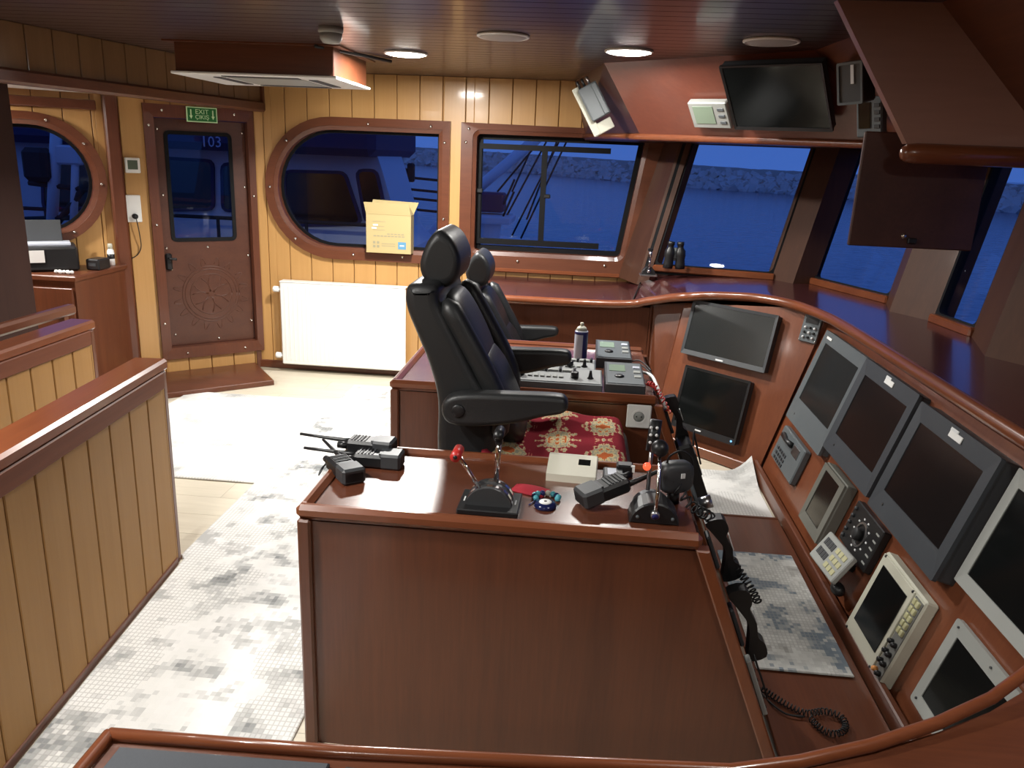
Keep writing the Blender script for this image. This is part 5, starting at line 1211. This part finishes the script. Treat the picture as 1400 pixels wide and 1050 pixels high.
for k in range(2200):
    u = random.random(); v = random.uniform(.0, .5)**1.0; c = Vector(bw(u, v)); d_ = c.xy.length; s = random.uniform(.4, 1.3)*(.5+d_*.0042)
    M = Matrix.Translation(c) @ Matrix.Rotation(random.uniform(0, 6.28), 4, (random.random(), random.random(), random.random()+.1)) @ Matrix.Diagonal((s, s*random.uniform(.6, 1), s*random.uniform(.5, .9), 1))
    mb.box((0, 0, 0), (1.6, 1.4, 1.2), M)
mb.build('boulder', stone2, br, kind='stuff')
# neighbouring vessel on the port side
hull = plain('vessel_white', (.72, .75, .80), .5); shade = plain('vessel_dark_glass', (.01, .012, .016), .15); awn = plain('vessel_canvas_blue', (.025, .03, .10), .7); ropem = plain('vessel_rope', (.02, .02, .025), .8); purple = plain('vessel_banner', (.06, .02, .10), .7)
V = thing('moored_vessel', 'white fishing vessel moored alongside, its wheelhouse filling the oval window', 'boat', (-5, 9.2, SEA)); TV = Matrix.Translation((5, -9.2, -SEA))
def vp(u, v, y=9.): return ony(u, v, y)
x1 = vp(525, 265).x; 
prof = [(-11., -2.5), (x1+.35, -2.5), (x1+.35, .62), (x1+.18, .78), (x1-.02, 1.45), (x1-.1, 1.68), (-11., 1.68)]
MB().prism(prof, -1.2, 0, TV @ frame((0, 9., 0), (1, 0, 0), Z, (0, -1, 0))).build('wheelhouse', hull, V)
MB().box((-6.3, 9.7, 1.80), (8.1, 2.2, .42), TV, bev=.08).build('roof_canopy', awn, V)
def vw(pts, y=8.985, nm='window'):
    q = [vp(u, v, y) for u, v in pts]; M = TV @ frame((0, y, 0), (1, 0, 0), Z, (0, -1, 0))
    poly = rpoly(ccw([(p.x, p.z) for p in q]), .06, 3); MB().prism(poly, -.02, .012, M).build(nm, shade, V)
    MB().ring(outset(poly, .035), poly, -.02, .02, M).build('window_frame', awn, V)
vw([(392, 236), (470, 238), (492, 304), (392, 306)]); vw([(490, 235), (513, 235), (523, 280), (502, 302)]); vw([(220, 218), (289, 222), (290, 284), (222, 285)]); vw([(306, 226), (345, 228), (345, 286), (307, 286)]); vw([(60, 210), (180, 214), (182, 280), (62, 284)])
wr = vp(303, 196, 8.97); write('103', .16, plain('vessel_number', (.45, .55, .75), .5), V, tuple(TV @ Vector((wr.x+.06, 8.585, 1.675))), M=Matrix.Rotation(R(90), 4, 'X'))
for z in (.88, .60): MB().tube([TV @ Vector((-11, 8.55, z)), TV @ Vector((-1.9, 8.55, z))], .022, 6).build('rail', ropem, V)
for k in range(9): MB().cyl(TV @ Vector((-10+k*1.0, 8.55, -.3)), TV @ Vector((-10+k*1.0, 8.55, .88)), .02, 6).build('stanchion', ropem, V)
MB().prism([(-11, -6), (4.5, -6), (6.5, -.6), (4.8, -.55), (-1, -.9), (-11, -.9)], -4.5, 0, TV @ frame((0, 8.7, 0), (1, 0, 0), Z, (0, -1, 0))).build('hull', hull, V)
# fore deck rails, lamp post, boom, rigging, winch platform
for v in (242, 258, 270, 285):
    a, b = vp(524, v-3, 12.), vp(612, v+6, 12.); MB().tube([TV @ a, TV @ b], .02, 6).build('rail', ropem, V)
a, b = vp(549, 292, 11.5), vp(553, 230, 11.5); MB().cyl(TV @ a, TV @ b, .07, 8).build('lamp_post', ropem, V)
for u in (543, 562): c = vp(u, 236, 11.45); MB().box(tuple(TV @ c), (.10, .10, .26), bev=.02).build('deck_lamp', ropem, V)
a, b = vp(575, 335, 13.), vp(648, 262, 13.); c = vp(740, 184, 13.); MB().tube([TV @ a, TV @ b, TV @ c], .085, 12).build('boom', plain('vessel_boom_white', (.9, .92, .95), .45), V)
for (u0, v0, u1, v1) in ((735, 184, 700, 262), (752, 184, 690, 300), (745, 184, 680, 262), (768, 186, 700, 322), (778, 186, 712, 326), (764, 186, 720, 300)):
    MB().tube([TV @ vp(u0, v0, 13.2), TV @ vp(u1, v1, 12.6)], .016, 5).build('rigging_rope', ropem, V)
a, b = vp(650, 262, 12.8), vp(690, 290, 12.8); MB().box(tuple(TV @ ((a+b)/2)), (abs(b.x-a.x), .5, abs(a.z-b.z)), bev=.03).build('banner_box', purple, V)
a, b = vp(644, 294, 12.6), vp(702, 303, 12.6); MB().box(tuple(TV @ ((a+b)/2)), (abs(b.x-a.x), .8, .12), bev=.03).build('winch_platform', hull, V)
a, b = vp(672, 300, 12.6), vp(668, 342, 12.6); MB().cyl(TV @ b, TV @ a, .14, 12, .17).build('platform_pillar', hull, V)
a, b = vp(630, 325, 13.4), vp(700, 420, 13.4); MB().box(tuple(TV @ Vector((-1.9, 13.4, -.5))), (2.0, 1.4, 1.6), bev=.1).build('deck_house', hull, V)
for z in (0, .18): MB().tube([TV @ (vp(688, 296, 12.3)+Z*z), TV @ (vp(703, 262, 12.3)+Z*z)], .018, 5).build('ladder_rail', ropem, V)
# deck gear seen through the round-ended window
for (u0, v0, u1, v1, r_) in ((70, 330, 78, 160, .06), (100, 330, 104, 190, .04), (40, 250, 140, 262, .03), (30, 300, 140, 296, .03), (60, 330, 120, 250, .035)):
    MB().tube([TV @ vp(u0, v0, 8.3), TV @ vp(u1, v1, 8.3)], r_, 6).build('deck_pipe', hull if r_ > .035 else ropem, V)
c = vp(95, 212, 8.3); MB().box(tuple(TV @ c), (.28, .1, .2), bev=.02).build('deck_lamp', hull, V)
c = vp(52, 225, 8.25); MB().box(tuple(TV @ c), (.28, .2, .35), bev=.05).build('deck_locker', ropem, V)
